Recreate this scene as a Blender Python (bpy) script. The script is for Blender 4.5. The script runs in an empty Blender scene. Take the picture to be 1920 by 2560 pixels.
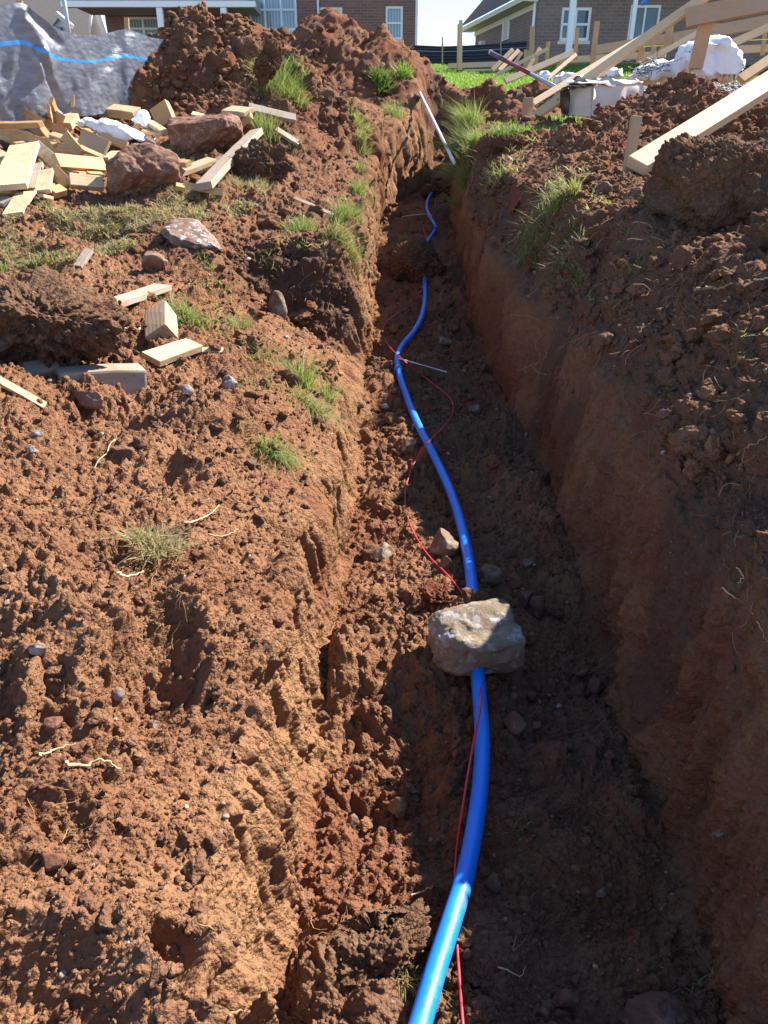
import bpy, bmesh, math, random
import numpy as np
from mathutils import Vector, Matrix, noise
from mathutils.bvhtree import BVHTree

# ------------------------------------------------------------------ camera, sky, sun, exposure
SC = bpy.context.scene
COL = SC.collection
F, PIT = 1790.0, math.radians(27.0)
CP, SP = math.cos(PIT), math.sin(PIT)
cam = bpy.data.cameras.new('camera'); camo = bpy.data.objects.new('camera', cam); COL.objects.link(camo)
camo.location = (0, 0, 0); camo.rotation_euler = (math.pi/2 - PIT, 0, 0)
cam.sensor_fit = 'VERTICAL'; cam.sensor_height = 24.0; cam.lens = 24.0*F/2560.0
cam.clip_start = 0.05; cam.clip_end = 2000
SC.camera = camo

SUN_EL, SUN_AZ = math.radians(41.5), math.radians(54)      # azimuth: to the right of straight ahead
W = bpy.data.worlds.new('World'); SC.world = W; W.use_nodes = True
nt = W.node_tree; nt.nodes.clear()
wo = nt.nodes.new('ShaderNodeOutputWorld'); bg = nt.nodes.new('ShaderNodeBackground')
sk = nt.nodes.new('ShaderNodeTexSky'); sk.sky_type = 'NISHITA'; sk.sun_disc = False
sk.sun_elevation = SUN_EL; sk.sun_rotation = SUN_AZ; sk.air_density = 1.0; sk.dust_density = 0.05; sk.ozone_density = 3.0; sk.altitude = 2500
bg.inputs['Strength'].default_value = 0.105
nt.links.new(sk.outputs[0], bg.inputs['Color']); nt.links.new(bg.outputs[0], wo.inputs[0])
sl = bpy.data.lights.new('sun', 'SUN'); sl.energy = 5.0; sl.angle = math.radians(0.5); sl.color = (1.0, 0.94, 0.85)
so = bpy.data.objects.new('sun', sl); COL.objects.link(so)
sdir = Vector((math.sin(SUN_AZ)*math.cos(SUN_EL), math.cos(SUN_AZ)*math.cos(SUN_EL), math.sin(SUN_EL)))
so.rotation_euler = sdir.to_track_quat('Z', 'Y').to_euler(); so.location = sdir*30
SC.view_settings.view_transform = 'Standard'; SC.view_settings.look = 'None'
SC.view_settings.exposure = 1.68; SC.view_settings.gamma = 1.0
SC.render.engine = 'CYCLES'
SC.cycles.max_bounces = 6; SC.cycles.diffuse_bounces = 3; SC.cycles.transparent_max_bounces = 6

R = random.Random(7)
NR = np.random.default_rng(11)

# ------------------------------------------------------------------ helpers
def depth(Y, z): return Y*CP - z*SP
def U(px, py, Y):
    """point of the plane y=Y seen at photograph pixel (px,py)"""
    v = (1280.0-py)/F
    d = Y/(CP + v*SP)
    return Vector(((px-960.0)/F*d, Y, (v*CP - SP)*d))
def ray(px, py):
    v = (1280.0-py)/F; u = (px-960.0)/F
    return Vector((u, CP+v*SP, v*CP-SP)).normalized()
BVHS = []
def hit(px, py, h=0.0):
    r = ray(px, py); o = Vector((0, 0, -h)); best = None
    for b in BVHS:
        loc, nrm, idx, dist = b.ray_cast(o, r)
        if loc is not None and (best is None or dist < best[2]): best = (loc + Vector((0, 0, h)), nrm, dist)
    if best is None:
        p = U(px, py, 12.0); return p, Vector((0, 0, 1))
    n = best[1]
    if n.z < 0 or n.dot(r) > 0: n = -n if n.dot(r) > 0 else n
    return best[0], n
def drop(x, y, z0=6.0):
    best = None
    for b in BVHS:
        loc, nrm, idx, dist = b.ray_cast(Vector((x, y, z0)), Vector((0, 0, -1)))
        if loc is not None and (best is None or loc.z > best.z): best = loc
    return best if best is not None else Vector((x, y, 0))
def pxm(p):
    """metres per photograph pixel at p"""
    return depth(p.y, p.z)/F

def link(name, me, mat=None, parent=None):
    o = bpy.data.objects.new(name, me); COL.objects.link(o)
    if mat is not None:
        for m in (mat if isinstance(mat, (list, tuple)) else [mat]): me.materials.append(m)
    if parent is not None: o.parent = parent
    return o
def tag(o, label=None, cat=None, group=None, kind=None):
    if label: o['label'] = label
    if cat: o['category'] = cat
    if group: o['group'] = group
    if kind: o['kind'] = kind
    return o
def empty(name, loc, label, cat, group=None, rz=0.0):
    o = bpy.data.objects.new(name, None); COL.objects.link(o); o.location = loc; o.rotation_euler = (0, 0, rz)
    o.empty_display_size = 0.1
    return tag(o, label, cat, group)
def npmesh(name, V, Fq, smooth=True):
    me = bpy.data.meshes.new(name)
    V = np.ascontiguousarray(V, dtype=np.float32); Fq = np.ascontiguousarray(Fq, dtype=np.int32)
    me.vertices.add(len(V)); me.vertices.foreach_set('co', V.ravel())
    k = Fq.shape[1]; n = len(Fq)
    me.loops.add(n*k); me.loops.foreach_set('vertex_index', Fq.ravel())
    me.polygons.add(n); me.polygons.foreach_set('loop_start', np.arange(0, n*k, k, dtype=np.int32))
    me.polygons.foreach_set('use_smooth', np.full(n, smooth, dtype=bool))
    me.update(calc_edges=True)
    return me
def attr(me, name, arr):
    a = me.attributes.new(name, 'FLOAT', 'POINT'); a.data.foreach_set('value', np.ascontiguousarray(arr, dtype=np.float32).ravel())
def gridfaces(nr, nc):
    i = np.arange(nr*nc).reshape(nr, nc)
    return np.stack([i[:-1, :-1].ravel(), i[:-1, 1:].ravel(), i[1:, 1:].ravel(), i[1:, :-1].ravel()], 1)

# ---- noise in numpy
def _h(ix, iy, iz, s):
    h = (ix.astype(np.uint32)*np.uint32(374761393)) ^ (iy.astype(np.uint32)*np.uint32(668265263)) ^ (iz.astype(np.uint32)*np.uint32(2147483647)) ^ np.uint32((s*2654435761) & 0xffffffff)
    h = (h ^ (h >> np.uint32(13)))*np.uint32(1274126177)
    h = (h ^ (h >> np.uint32(16)))*np.uint32(2246822519)
    return h ^ (h >> np.uint32(15))
def _f(h, k): return ((h >> np.uint32(k)) & np.uint32(1023)).astype(np.float32)*np.float32(1/1023.0)
def vnoise(P, scale, seed):
    Q = (P/scale).astype(np.float32); I = np.floor(Q).astype(np.int32); f = Q-I; f = f*f*(3-2*f)
    out = np.zeros(len(P), np.float32)
    for a in (0, 1):
        wa = f[:, 0] if a else 1-f[:, 0]
        for b in (0, 1):
            wb = wa*(f[:, 1] if b else 1-f[:, 1])
            for c in (0, 1):
                out += wb*(f[:, 2] if c else 1-f[:, 2])*_f(_h(I[:, 0]+a, I[:, 1]+b, I[:, 2]+c, seed), 3)
    return out*2-1
def fbm(P, scale, seed, n=3):
    o = 0; a = 1.0
    for k in range(n):
        o = o + a*vnoise(P, scale, seed+k); a *= 0.5; scale *= 0.5
    return o
def domes(P, scale, seed, rmin=0.3, rmax=0.72, dens=0.85, asp=None):
    """rounded clods: union of spheres round jittered cell centres; returns height in metres and a clod id value"""
    Q = (P/scale).astype(np.float32)
    B = np.floor(Q-0.5).astype(np.int32)
    out = np.zeros(len(P), np.float32)
    for a in (0, 1):
        for b in (0, 1):
            for c in (0, 1):
                ix = B[:, 0]+a; iy = B[:, 1]+b; iz = B[:, 2]+c
                h = _h(ix, iy, iz, seed)
                r = rmin+(rmax-rmin)*_f(h, 0)**1.5
                h2 = h*np.uint32(1664525)+np.uint32(1013904223)
                r = np.where(_f(h2, 20) < dens, r, 0)
                dx = Q[:, 0]-(ix+0.5+(_f(h, 10)-.5)*0.5)
                dy = Q[:, 1]-(iy+0.5+(_f(h, 20)-.5)*0.5)
                dz = Q[:, 2]-(iz+0.5+(_f(h2, 8)-.5)*0.5)
                v = r*r-dx*dx-dy*dy-dz*dz
                np.maximum(out, v, out=out)
    return np.sqrt(out)*scale
def warp(P, amp, scale, seed):
    return P+np.stack([vnoise(P, scale, seed), vnoise(P, scale, seed+31), vnoise(P, scale, seed+67)], 1)*amp
def soil_relief(P, rough, seed=1, near=True):
    """clod relief: many sizes of crumbs and clods; rough scales it"""
    Pw = warp(P, 0.010, 0.022, seed+5)
    Pw = warp(Pw, 0.02, 0.09, seed+9)
    h = 0.06*fbm(P, 0.45, seed+1, 3)*(0.4+0.6*rough)+0.022*fbm(P, 0.12, seed+6, 3)*rough
    big = np.clip(vnoise(P, 0.5, seed+2)*1.6+0.6, 0.1, 1.25)
    h = h+0.50*domes(Pw, 0.16, seed+11, 0.2, 0.6, 0.4)*rough*big
    h = h+0.58*domes(Pw, 0.08, seed+12, 0.25, 0.65, 0.55)*rough*big
    h = h+0.75*domes(Pw, 0.042, seed+13, 0.3, 0.7, 0.7)*np.minimum(rough*1.1, 1.4)*(0.5+0.5*big)
    h = h+1.0*domes(Pw, 0.021, seed+14, 0.3, 0.7, 0.8)*np.minimum(0.15+rough, 1.3)
    if near:
        h = h+1.0*domes(P, 0.0105, seed+15, 0.3, 0.7, 0.85)*np.minimum(0.25+rough, 1.2)
        h = h-0.38*domes(Pw, 0.05, seed+16, 0.2, 0.6, 0.35)*rough
    return h
def grid_normals(V, nr, nc):
    G = V.reshape(nr, nc, 3)
    du = np.gradient(G, axis=1); dv = np.gradient(G, axis=0)
    n = np.cross(du, dv); n /= (np.linalg.norm(n, axis=2, keepdims=True)+1e-12)
    return n.reshape(-1, 3)

# ------------------------------------------------------------------ materials
class NT:
    def __init__(s, name):
        s.m = bpy.data.materials.new(name); s.m.use_nodes = True; s.t = s.m.node_tree; s.t.nodes.clear()
        s.out = s.n('ShaderNodeOutputMaterial')
    def n(s, typ, ins=None, **kw):
        nd = s.t.nodes.new(typ)
        for k, v in kw.items(): setattr(nd, k, v)
        if ins:
            for k, v in ins.items():
                sock = nd.inputs[k]
                if isinstance(v, bpy.types.NodeSocket): s.t.links.new(v, sock)
                else: sock.default_value = v
        return nd
    def noise(s, vec, scale, detail=4, rough=0.55, dist=0.0):
        return s.n('ShaderNodeTexNoise', {'Vector': vec, 'Scale': scale, 'Detail': detail, 'Roughness': rough, 'Distortion': dist}).outputs['Fac']
    def ramp(s, fac, stops, interp='LINEAR'):
        r = s.n('ShaderNodeValToRGB', {'Fac': fac}); cr = r.color_ramp; cr.interpolation = interp
        while len(cr.elements) < len(stops): cr.elements.new(0.5)
        for e, (p, c) in zip(cr.elements, stops):
            e.position = p; e.color = (c, c, c, 1) if isinstance(c, (int, float)) else (*c, 1)
        return r.outputs['Color']
    def mix(s, fac, a, b, blend='MIX'):
        m = s.n('ShaderNodeMix', data_type='RGBA', blend_type=blend)
        for idx, v in ((0, fac), (6, a), (7, b)):
            if isinstance(v, bpy.types.NodeSocket): s.t.links.new(v, m.inputs[idx])
            else: m.inputs[idx].default_value = v if idx == 0 else (*v, 1)
        return m.outputs[2]
    def math(s, op, a, b=0.0, clamp=False):
        m = s.n('ShaderNodeMath', operation=op, use_clamp=clamp)
        for i, v in ((0, a), (1, b)):
            if isinstance(v, bpy.types.NodeSocket): s.t.links.new(v, m.inputs[i])
            else: m.inputs[i].default_value = v
        return m.outputs[0]
    def bump(s, h, strength, dist, normal=None):
        ins = {'Height': h, 'Strength': strength, 'Distance': dist}
        if normal is not None: ins['Normal'] = normal
        return s.n('ShaderNodeBump', ins).outputs[0]
    def pbr(s, col, rough=0.8, bump=None, spec=0.3, metal=0.0, **extra):
        ins = {'Base Color': col if isinstance(col, bpy.types.NodeSocket) else (*col, 1), 'Roughness': rough, 'Metallic': metal, 'Specular IOR Level': spec}
        if bump is not None: ins['Normal'] = bump
        ins.update(extra)
        p = s.n('ShaderNodeBsdfPrincipled', ins)
        s.t.links.new(p.outputs[0], s.out.inputs[0]); return p
    def obj(s): return s.n('ShaderNodeTexCoord').outputs['Object']
    def gen(s): return s.n('ShaderNodeTexCoord').outputs['Generated']
    def att(s, name): return s.n('ShaderNodeAttribute', attribute_name=name).outputs['Fac']
    def rnd(s): return s.n('ShaderNodeObjectInfo').outputs['Random']
    def isl(s): return s.n('ShaderNodeNewGeometry').outputs['Random Per Island']
    def geo(s): return s.n('ShaderNodeNewGeometry').outputs['Position']
    def mapv(s, vec, scale=(1, 1, 1), loc=(0, 0, 0)):
        return s.n('ShaderNodeMapping', {'Vector': vec, 'Scale': scale, 'Location': loc}).outputs[0]

CLAY = (0.232, 0.118, 0.062); CLAY2 = (0.170, 0.081, 0.044); RED = (0.155, 0.056, 0.031); TOPS = (0.105, 0.060, 0.040); PALE = (0.29, 0.162, 0.082)
def soil_mat(name, use_attr=True, clay=CLAY, clay2=CLAY2, top=TOPS, island=False):
    m = NT(name); v = m.obj()
    n1 = m.ramp(m.noise(v, 2.3, 5), [(0.35, 0), (0.65, 1)])
    c = m.mix(n1, clay, clay2)
    n2 = m.ramp(m.noise(v, 9.0, 4), [(0.5, 0), (0.75, 1)])
    c = m.mix(m.math('MULTIPLY', n2, 0.55), c, RED)
    n3 = m.ramp(m.noise(v, 45.0, 4), [(0.45, 0), (0.7, 1)])
    c = m.mix(m.math('MULTIPLY', n3, 0.45), c, PALE)
    if use_attr:
        c = m.mix(m.att('topsoil'), c, top)
        c = m.mix(m.att('turf'), c, (0.07, 0.12, 0.022))
        c = m.mix(m.att('red'), c, RED)
        c = m.mix(m.math('MULTIPLY', m.att('pale'), 0.8), c, PALE)
    if island:
        c = m.mix(m.math('MULTIPLY', m.isl(), 0.65), c, top)
    # small pale stones and gritty specks
    vo = m.n('ShaderNodeTexVoronoi', {'Vector': v, 'Scale': 85.0})
    sp = m.ramp(m.noise(v, 60, 1), [(0.66, 0), (0.70, 1)])
    spk = m.math('MULTIPLY', m.ramp(vo.outputs['Distance'], [(0.22, 1), (0.36, 0)]), sp)
    c = m.mix(m.math('MULTIPLY', spk, 0.45), c, (0.34, 0.27, 0.20))
    b1 = m.noise(v, 130.0, 5, 0.7); b2 = m.noise(v, 430.0, 3, 0.6)
    vg = m.n('ShaderNodeVectorMath', {0: v, 1: m.n('ShaderNodeVectorMath', {0: m.n('ShaderNodeTexNoise', {'Vector': v, 'Scale': 160.0}).outputs['Color'], 1: (.008, .008, .008)}, operation='MULTIPLY').outputs[0]}, operation='ADD').outputs[0]
    g1 = m.n('ShaderNodeTexVoronoi', {'Vector': vg, 'Scale': 150.0, 'Randomness': 1.0}).outputs['Distance']
    g2 = m.n('ShaderNodeTexVoronoi', {'Vector': vg, 'Scale': 62.0, 'Randomness': 1.0}).outputs['Distance']
    hh = m.math('ADD', m.math('MULTIPLY', b1, 0.6), m.math('MULTIPLY', b2, 0.3))
    hh = m.math('SUBTRACT', hh, m.math('ADD', m.math('MULTIPLY', g1, 0.7), m.math('MULTIPLY', g2, 1.1)))
    bp = m.bump(hh, 0.9, 0.0075)
    m.pbr(c, 1.0, bp, spec=0.08)
    return m.m
M = {}
M['soil'] = soil_mat('soil')
M['heap_soil'] = soil_mat('heap_soil', clay=(0.185, 0.084, 0.047), clay2=(0.135, 0.055, 0.032), top=(0.125, 0.065, 0.042))
M['clods'] = soil_mat('clods', use_attr=False, clay=(0.225, 0.113, 0.061), clay2=(0.165, 0.078, 0.044), island=True)
M['sod_soil'] = soil_mat('sod_soil', use_attr=False, clay=(0.135, 0.075, 0.045), clay2=(0.085, 0.048, 0.032))
M['red_soil'] = soil_mat('red_soil', use_attr=False, clay=(0.125, 0.040, 0.02), clay2=(0.10, 0.036, 0.02))

def stone_mat(name, a, b, c3, dirt=(0.15, 0.073, 0.04), dirty=0.5):
    m = NT(name); v = m.obj(); r = m.rnd()
    v2 = m.n('ShaderNodeVectorMath', {0: v, 1: (3.1, 1.7, 2.3)}, operation='ADD').outputs[0]
    n1 = m.ramp(m.noise(v2, 9, 5), [(0.35, 0), (0.65, 1)])
    c = m.mix(n1, a, b)
    n2 = m.ramp(m.noise(v2, 22, 5, 0.7), [(0.52, 0), (0.6, 1)]); c = m.mix(n2, c, c3)
    nd = m.ramp(m.noise(v, 14, 6, 0.7), [(0.5-dirty*0.3, 1), (0.62-dirty*0.1, 0)])
    c = m.mix(m.math('MULTIPLY', nd, 0.9), c, dirt)
    b1 = m.noise(v, 60, 6, 0.7)
    m.pbr(c, 0.8, m.bump(b1, 0.8, 0.008), spec=0.3)
    return m.m
M['limestone'] = stone_mat('limestone', (0.24, 0.17, 0.115), (0.17, 0.115, 0.075), (0.30, 0.26, 0.22), dirty=0.35)
M['pale_stone'] = stone_mat('pale_stone', (0.42, 0.34, 0.25), (0.30, 0.22, 0.15), (0.5, 0.46, 0.4), dirty=0.25)
M['white_stone'] = stone_mat('white_stone', (0.5, 0.48, 0.46), (0.36, 0.33, 0.31), (0.58, 0.57, 0.56), dirty=0.15)
M['brown_stone'] = stone_mat('brown_stone', (0.15, 0.08, 0.05), (0.11, 0.055, 0.035), (0.2, 0.13, 0.10), dirty=0.55)
M['red_rock'] = stone_mat('red_rock', (0.21, 0.11, 0.07), (0.15, 0.055, 0.03), (0.28, 0.17, 0.115), dirt=(0.12, 0.042, 0.02), dirty=0.7)
M['grey_stone'] = stone_mat('grey_stone', (0.27, 0.27, 0.29), (0.2, 0.19, 0.2), (0.36, 0.36, 0.38), dirty=0.2)

def wood_mat(name, a, b, knot=(0.20, 0.10, 0.045), specks=0.0, grey=0.0):
    m = NT(name); v = m.obj(); r = m.rnd()
    off = m.n('ShaderNodeCombineXYZ', {'X': m.math('MULTIPLY', r, 13.0), 'Y': m.math('MULTIPLY', r, 7.0), 'Z': m.math('MULTIPLY', r, 3.0)}).outputs[0]
    v2 = m.n('ShaderNodeVectorMath', {0: v, 1: off}, operation='ADD').outputs[0]
    vs = m.mapv(v2, (1.2, 12, 12))
    wv = m.n('ShaderNodeTexWave', {'Vector': m.mapv(v2, (0.35, 1, 1)), 'Scale': 16.0, 'Distortion': 5.0, 'Detail': 3.0, 'Detail Scale': 1.2}, wave_type='RINGS', rings_direction='X')
    g = m.math('ADD', m.math('MULTIPLY', wv.outputs['Fac'], 0.30), m.math('MULTIPLY', m.noise(vs, 7, 5, 0.6), 0.8))
    c = m.mix(m.ramp(g, [(0.25, 0), (0.8, 1)]), a, b)
    kn = m.ramp(m.noise(m.mapv(v2, (0.6, 1, 1)), 11, 2, 0.4), [(0.74, 0), (0.78, 1)])
    c = m.mix(kn, c, knot)
    c = m.mix(m.math('MULTIPLY', r, 0.35), c, (b[0]*0.8, b[1]*0.7, b[2]*0.6))
    if grey: c = m.mix(m.math('MULTIPLY', m.ramp(m.noise(v2, 5, 4), [(0.3, 0), (0.7, 1)]), grey), c, (0.33, 0.30, 0.27))
    if specks:
        d = m.ramp(m.noise(v, 75, 4, 0.8), [(0.60, 0), (0.64, 1)]); c = m.mix(m.math('MULTIPLY', d, specks), c, (0.13, 0.075, 0.045))
        d2 = m.ramp(m.noise(v2, 6, 5, 0.7), [(0.50, 0), (0.72, 1)]); c = m.mix(m.math('MULTIPLY', d2, specks*0.75), c, (0.26, 0.15, 0.085))
    m.pbr(c, 0.7, m.bump(g, 0.35, 0.003), spec=0.3)
    return m.m
M['wood'] = wood_mat('wood', (0.54, 0.35, 0.17), (0.44, 0.25, 0.10), specks=0.6)
M['wood_pale'] = wood_mat('wood_pale', (0.58, 0.44, 0.27), (0.48, 0.34, 0.19), specks=0.75)
M['wood_form'] = wood_mat('wood_form', (0.46, 0.30, 0.165), (0.36, 0.22, 0.12), specks=0.25, grey=0.25)
M['wood_old'] = wood_mat('wood_old', (0.40, 0.29, 0.19), (0.27, 0.18, 0.11), specks=0.9, grey=0.7)

def leaf_mat(name, cols, rough=0.5, tint=(0.30, 0.42, 0.06)):
    m = NT(name)
    i = m.isl()
    c = m.ramp(i, [(k/(len(cols)-1), col) for k, col in enumerate(cols)])
    p = m.n('ShaderNodeBsdfPrincipled', {'Base Color': c, 'Roughness': rough, 'Specular IOR Level': 0.3})
    t = m.n('ShaderNodeBsdfTranslucent', {'Color': m.mix(0.5, c, tint)})
    ms = m.n('ShaderNodeMixShader', {0: 0.42, 1: p.outputs[0], 2: t.outputs[0]})
    m.t.links.new(ms.outputs[0], m.out.inputs[0]); return m.m
M['grass'] = leaf_mat('grass', [(0.12, 0.19, 0.045), (0.17, 0.235, 0.06), (0.10, 0.16, 0.045), (0.24, 0.28, 0.09), (0.36, 0.32, 0.16), (0.13, 0.18, 0.05), (0.40, 0.33, 0.19)])
M['grass_dry'] = leaf_mat('grass_dry', [(0.36, 0.30, 0.16), (0.30, 0.25, 0.11), (0.44, 0.37, 0.21), (0.19, 0.21, 0.07), (0.38, 0.29, 0.16)], tint=(.42, .34, .14))
M['grass_mix'] = leaf_mat('grass_mix', [(0.12, 0.17, 0.04), (0.30, 0.27, 0.12), (0.16, 0.2, 0.05), (0.36, 0.30, 0.16), (0.10, 0.14, 0.03)], tint=(.38, .40, .10))
M['lawn'] = leaf_mat('lawn', [(0.16, 0.30, 0.035), (0.20, 0.34, 0.045), (0.13, 0.24, 0.035), (0.26, 0.37, 0.07)])
M['leaf_dark'] = leaf_mat('leaf_dark', [(0.035, 0.07, 0.025), (0.05, 0.09, 0.03), (0.07, 0.12, 0.04)])
m = NT('root'); m.pbr(m.ramp(m.isl(), [(0, (0.40, 0.24, 0.12)), (1, (0.22, 0.12, 0.06))]), 0.8); M['root'] = m.m
m = NT('straw'); m.pbr(m.ramp(m.rnd(), [(0, (0.55, 0.43, 0.26)), (1, (0.42, 0.27, 0.14))]), 0.7); M['straw'] = m.m

def simple(name, col, rough=0.6, noise_s=0, amt=0.1, bump=0.0, metal=0.0, spec=0.4):
    m = NT(name)
    if noise_s:
        n = m.noise(m.obj(), noise_s, 5); c = m.mix(n, tuple(x*(1-amt) for x in col), tuple(min(1, x*(1+amt)) for x in col))
        m.pbr(c, rough, m.bump(n, 0.5, bump) if bump else None, spec=spec, metal=metal)
    else: m.pbr(col, rough, spec=spec, metal=metal)
    return m.m
# ------------------------------------------------------------------ ground with the trench
def G(Y):
    return np.interp(Y, [-12, 0, 3, 5, 6, 8, 10, 13, 20, 32, 45, 60, 110, 300], [-.95, -.85, -.70, -.46, -.36, -.08, .2, .5, 1.32, 2.8, 3.6, 3.6, 2.0, 2.0])
# station Y: L3, L2, L1, L0, floor middle, R0, R1, R2, R3  as (x, z)
ST = [
 (-12,  [(-1.5,-.78),(-.60,-.90),(-.30,-1.12),(-.18,-1.44),(.2,-1.46),(.62,-1.43),(.80,-.95),(1.20,-.44),(2.0,-.40)]),
 (0.5,  [(-1.5,-.74),(-.60,-.86),(-.27,-1.04),(-.20,-1.47),(.2,-1.44),(.66,-1.45),(.76,-.88),(1.16,-.41),(2.0,-.36)]),
 (1.5,  [(-1.5,-.72),(-.58,-.86),(-.25,-1.05),(-.18,-1.46),(.2,-1.43),(.67,-1.45),(.78,-.86),(1.17,-.38),(2.0,-.33)]),
 (3.0,  [(-1.5,-.68),(-.58,-.88),(-.22,-1.10),(-.14,-1.44),(.2,-1.42),(.80,-1.43),(.90,-.84),(1.20,-.40),(2.0,-.30)]),
 (4.2,  [(-1.2,-.60),(-.66,-.93),(-.28,-1.20),(-.13,-1.40),(.2,-1.43),(.78,-1.41),(.89,-.85),(1.20,-.34),(2.0,-.25)]),
 (4.85, [(-1.05,-.58),(-.78,-.95),(-.34,-1.24),(-.14,-1.40),(.2,-1.42),(.75,-1.40),(.85,-.80),(1.12,-.32),(2.0,-.22)]),
 (5.12, [(-1.2,-.54),(-.34,-.60),(-.17,-.98),(-.14,-1.39),(.2,-1.41),(.74,-1.39),(.83,-.78),(1.10,-.30),(2.0,-.20)]),
 (6.0,  [(-1.4,-.42),(-.22,-.50),(-.165,-.92),(-.145,-1.36),(.2,-1.38),(.75,-1.36),(.84,-.72),(1.04,-.24),(2.0,-.10)]),
 (7.0,  [(-1.4,-.25),(-.20,-.42),(-.165,-.85),(-.15,-1.28),(.25,-1.30),(.80,-1.28),(.87,-.62),(1.0,-.15),(2.0,.0)]),
 (8.0,  [(-1.4,-.08),(-.18,-.33),(-.165,-.75),(-.15,-1.19),(.3,-1.2),(.83,-1.18),(.89,-.52),(.98,-.06),(2.0,.08)]),
 (10.0, [(-1.3,.25),(-.17,-.12),(-.14,-.5),(-.10,-.93),(.4,-.95),(.92,-.93),(.95,-.3),(1.02,.16),(2.0,.25)]),
 (11.2, [(-1.1,.42),(-.05,.10),(.02,-.3),(.08,-.78),(.6,-.80),(1.0,-.80),(1.05,-.1),(1.1,.27),(2.1,.36)]),
 (12.2, [(-.9,.55),(.20,.32),(.32,-.1),(.40,-.68),(.75,-.70),(1.1,-.68),(1.15,-.0),(1.2,.38),(2.2,.45)]),
 (13.2, [(-.5,.68),(.50,.46),(.62,.1),(.70,-.6),(.95,-.6),(1.20,-.6),(1.25,.1),(1.32,.46),(2.3,.55)]),
 (14.4, [(-.3,.85),(.65,.62),(.80,.2),(.9,-.5),(1.2,-.5),(1.5,-.5),(1.58,.2),(1.65,.58),(2.6,.65)]),
 (14.8, [(-.3,.88),(.8,.68),(.95,.66),(1.1,.66),(1.3,.66),(1.7,.66),(1.9,.66),(2.0,.66),(2.7,.70)]),
]+[(Y_, [(x_, float(G(Y_))) for x_ in (-.3, 1.0, 1.1, 1.2, 1.5, 1.9, 2.0, 2.1, 2.7)]) for Y_ in (20., 26., 32., 45., 60., 110., 300.)]
SY = np.array([s[0] for s in ST], float)
SX = np.array([[p[0] for p in s[1]] for s in ST]); SZ = np.array([[p[1] for p in s[1]] for s in ST])
def section(Y):
    """x, z control points of the cross-section at Y (13 points)"""
    x = [np.interp(Y, SY, SX[:, k]) for k in range(9)]; z = [np.interp(Y, SY, SZ[:, k]) for k in range(9)]
    g = float(G(Y)); gl = g+0.02
    if Y < 13:
        # bank edges wander a little
        w1 = 0.035*math.sin(Y*2.1+1)+0.02*math.sin(Y*5.3); w2 = 0.03*math.sin(Y*2.7)+0.02*math.sin(Y*4.9+2)
        x[1] += w1; x[2] += w1*.5; x[7] += w2; x[6] += w2*.5
    X = [-90, x[0]-2.6] + x + [x[8]+2.6, 90]
    Z = [gl, gl*0.6+z[0]*0.4+0.02] + z + [g*0.6+z[8]*0.4+0.03, g+0.03]
    return np.array(X), np.array(Z)
NS = 13
def gz(x, Y):
    X, Z = section(Y); return np.interp(x, X, Z)

ratio = 1.0024
Ys = [-10, -7, -4.5, -2.5, -1.2, -.6, -.2, 0.0, .12, .22]
y = 0.30
while y < 15.2:
    Ys.append(y)
    y = y*ratio if not (4.7 < y < 5.2) else y+0.006
while y < 280: Ys.append(y); y *= 1.014
Ys = np.array(Ys); nr = len(Ys)
NF = 1000
OUT = np.array([.12, .3, .6, 1.1, 1.9, 3, 5, 8, 13, 21, 34, 55])
V = np.zeros((nr, NF+24, 3)); S = np.zeros((nr, NF+24))
prev = None
for i, Y in enumerate(Ys):
    X, Z = section(Y)
    wv = 0.62*max(Y*CP+0.9*SP, 0.5)+0.3
    t = np.concatenate([np.linspace(k, k+1, 120, endpoint=False) for k in range(NS-1)]+[[NS-1]])
    # denser parameter in the two outermost spans
    xx = np.interp(t, range(NS), X); zz = np.interp(t, range(NS), Z)
    xx = np.concatenate([[-wv], xx[(xx > -wv) & (xx < wv)], [wv]]) if True else xx
    m_ = (np.interp(t, range(NS), X) > -wv) & (np.interp(t, range(NS), X) < wv)
    zz = np.concatenate([[np.interp(-wv, X, Z)], zz[m_], [np.interp(wv, X, Z)]])
    tt = np.concatenate([[np.interp(-wv, X, range(NS))], t[m_], [np.interp(wv, X, range(NS))]])
    arc = np.concatenate([[0], np.cumsum(np.hypot(np.diff(xx), np.diff(zz)))])
    a = np.linspace(0, arc[-1], NF)
    xs = np.interp(a, arc, xx); zs = np.interp(a, arc, zz); ss = np.interp(a, arc, tt)
    # round the corners of the section
    kk = max(3, int(0.022/(arc[-1]/NF))); kk = min(kk, 41)
    if Y < 14.3 and kk > 1:
        ker = np.hanning(kk+2)[1:-1]; ker /= ker.sum()
        pad = kk
        xs = np.convolve(np.pad(xs, pad, mode='reflect', reflect_type='odd'), ker, 'same')[pad:-pad]
        zs = np.convolve(np.pad(zs, pad, mode='reflect', reflect_type='odd'), ker, 'same')[pad:-pad]
    xl = -wv-OUT[::-1]; xr = wv+OUT
    V[i, :12, 0] = xl; V[i, 12:-12, 0] = xs; V[i, -12:, 0] = xr; V[i, :, 1] = Y
    V[i, :12, 2] = np.interp(xl, X, Z); V[i, 12:-12, 2] = zs; V[i, -12:, 2] = np.interp(xr, X, Z)
    S[i, :12] = np.interp(xl, X, range(NS)); S[i, 12:-12] = ss; S[i, -12:] = np.interp(xr, X, range(NS))
nc = NF+24
V = V.reshape(-1, 3); S = S.ravel()
N0 = grid_normals(V, nr, nc); N0[N0[:, 2] < -0.2] *= -1
P = V.copy()
Yv = V[:, 1]
def sstep(a, b, x): t = np.clip((x-a)/(b-a), 0, 1); return t*t*(3-2*t)
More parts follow.
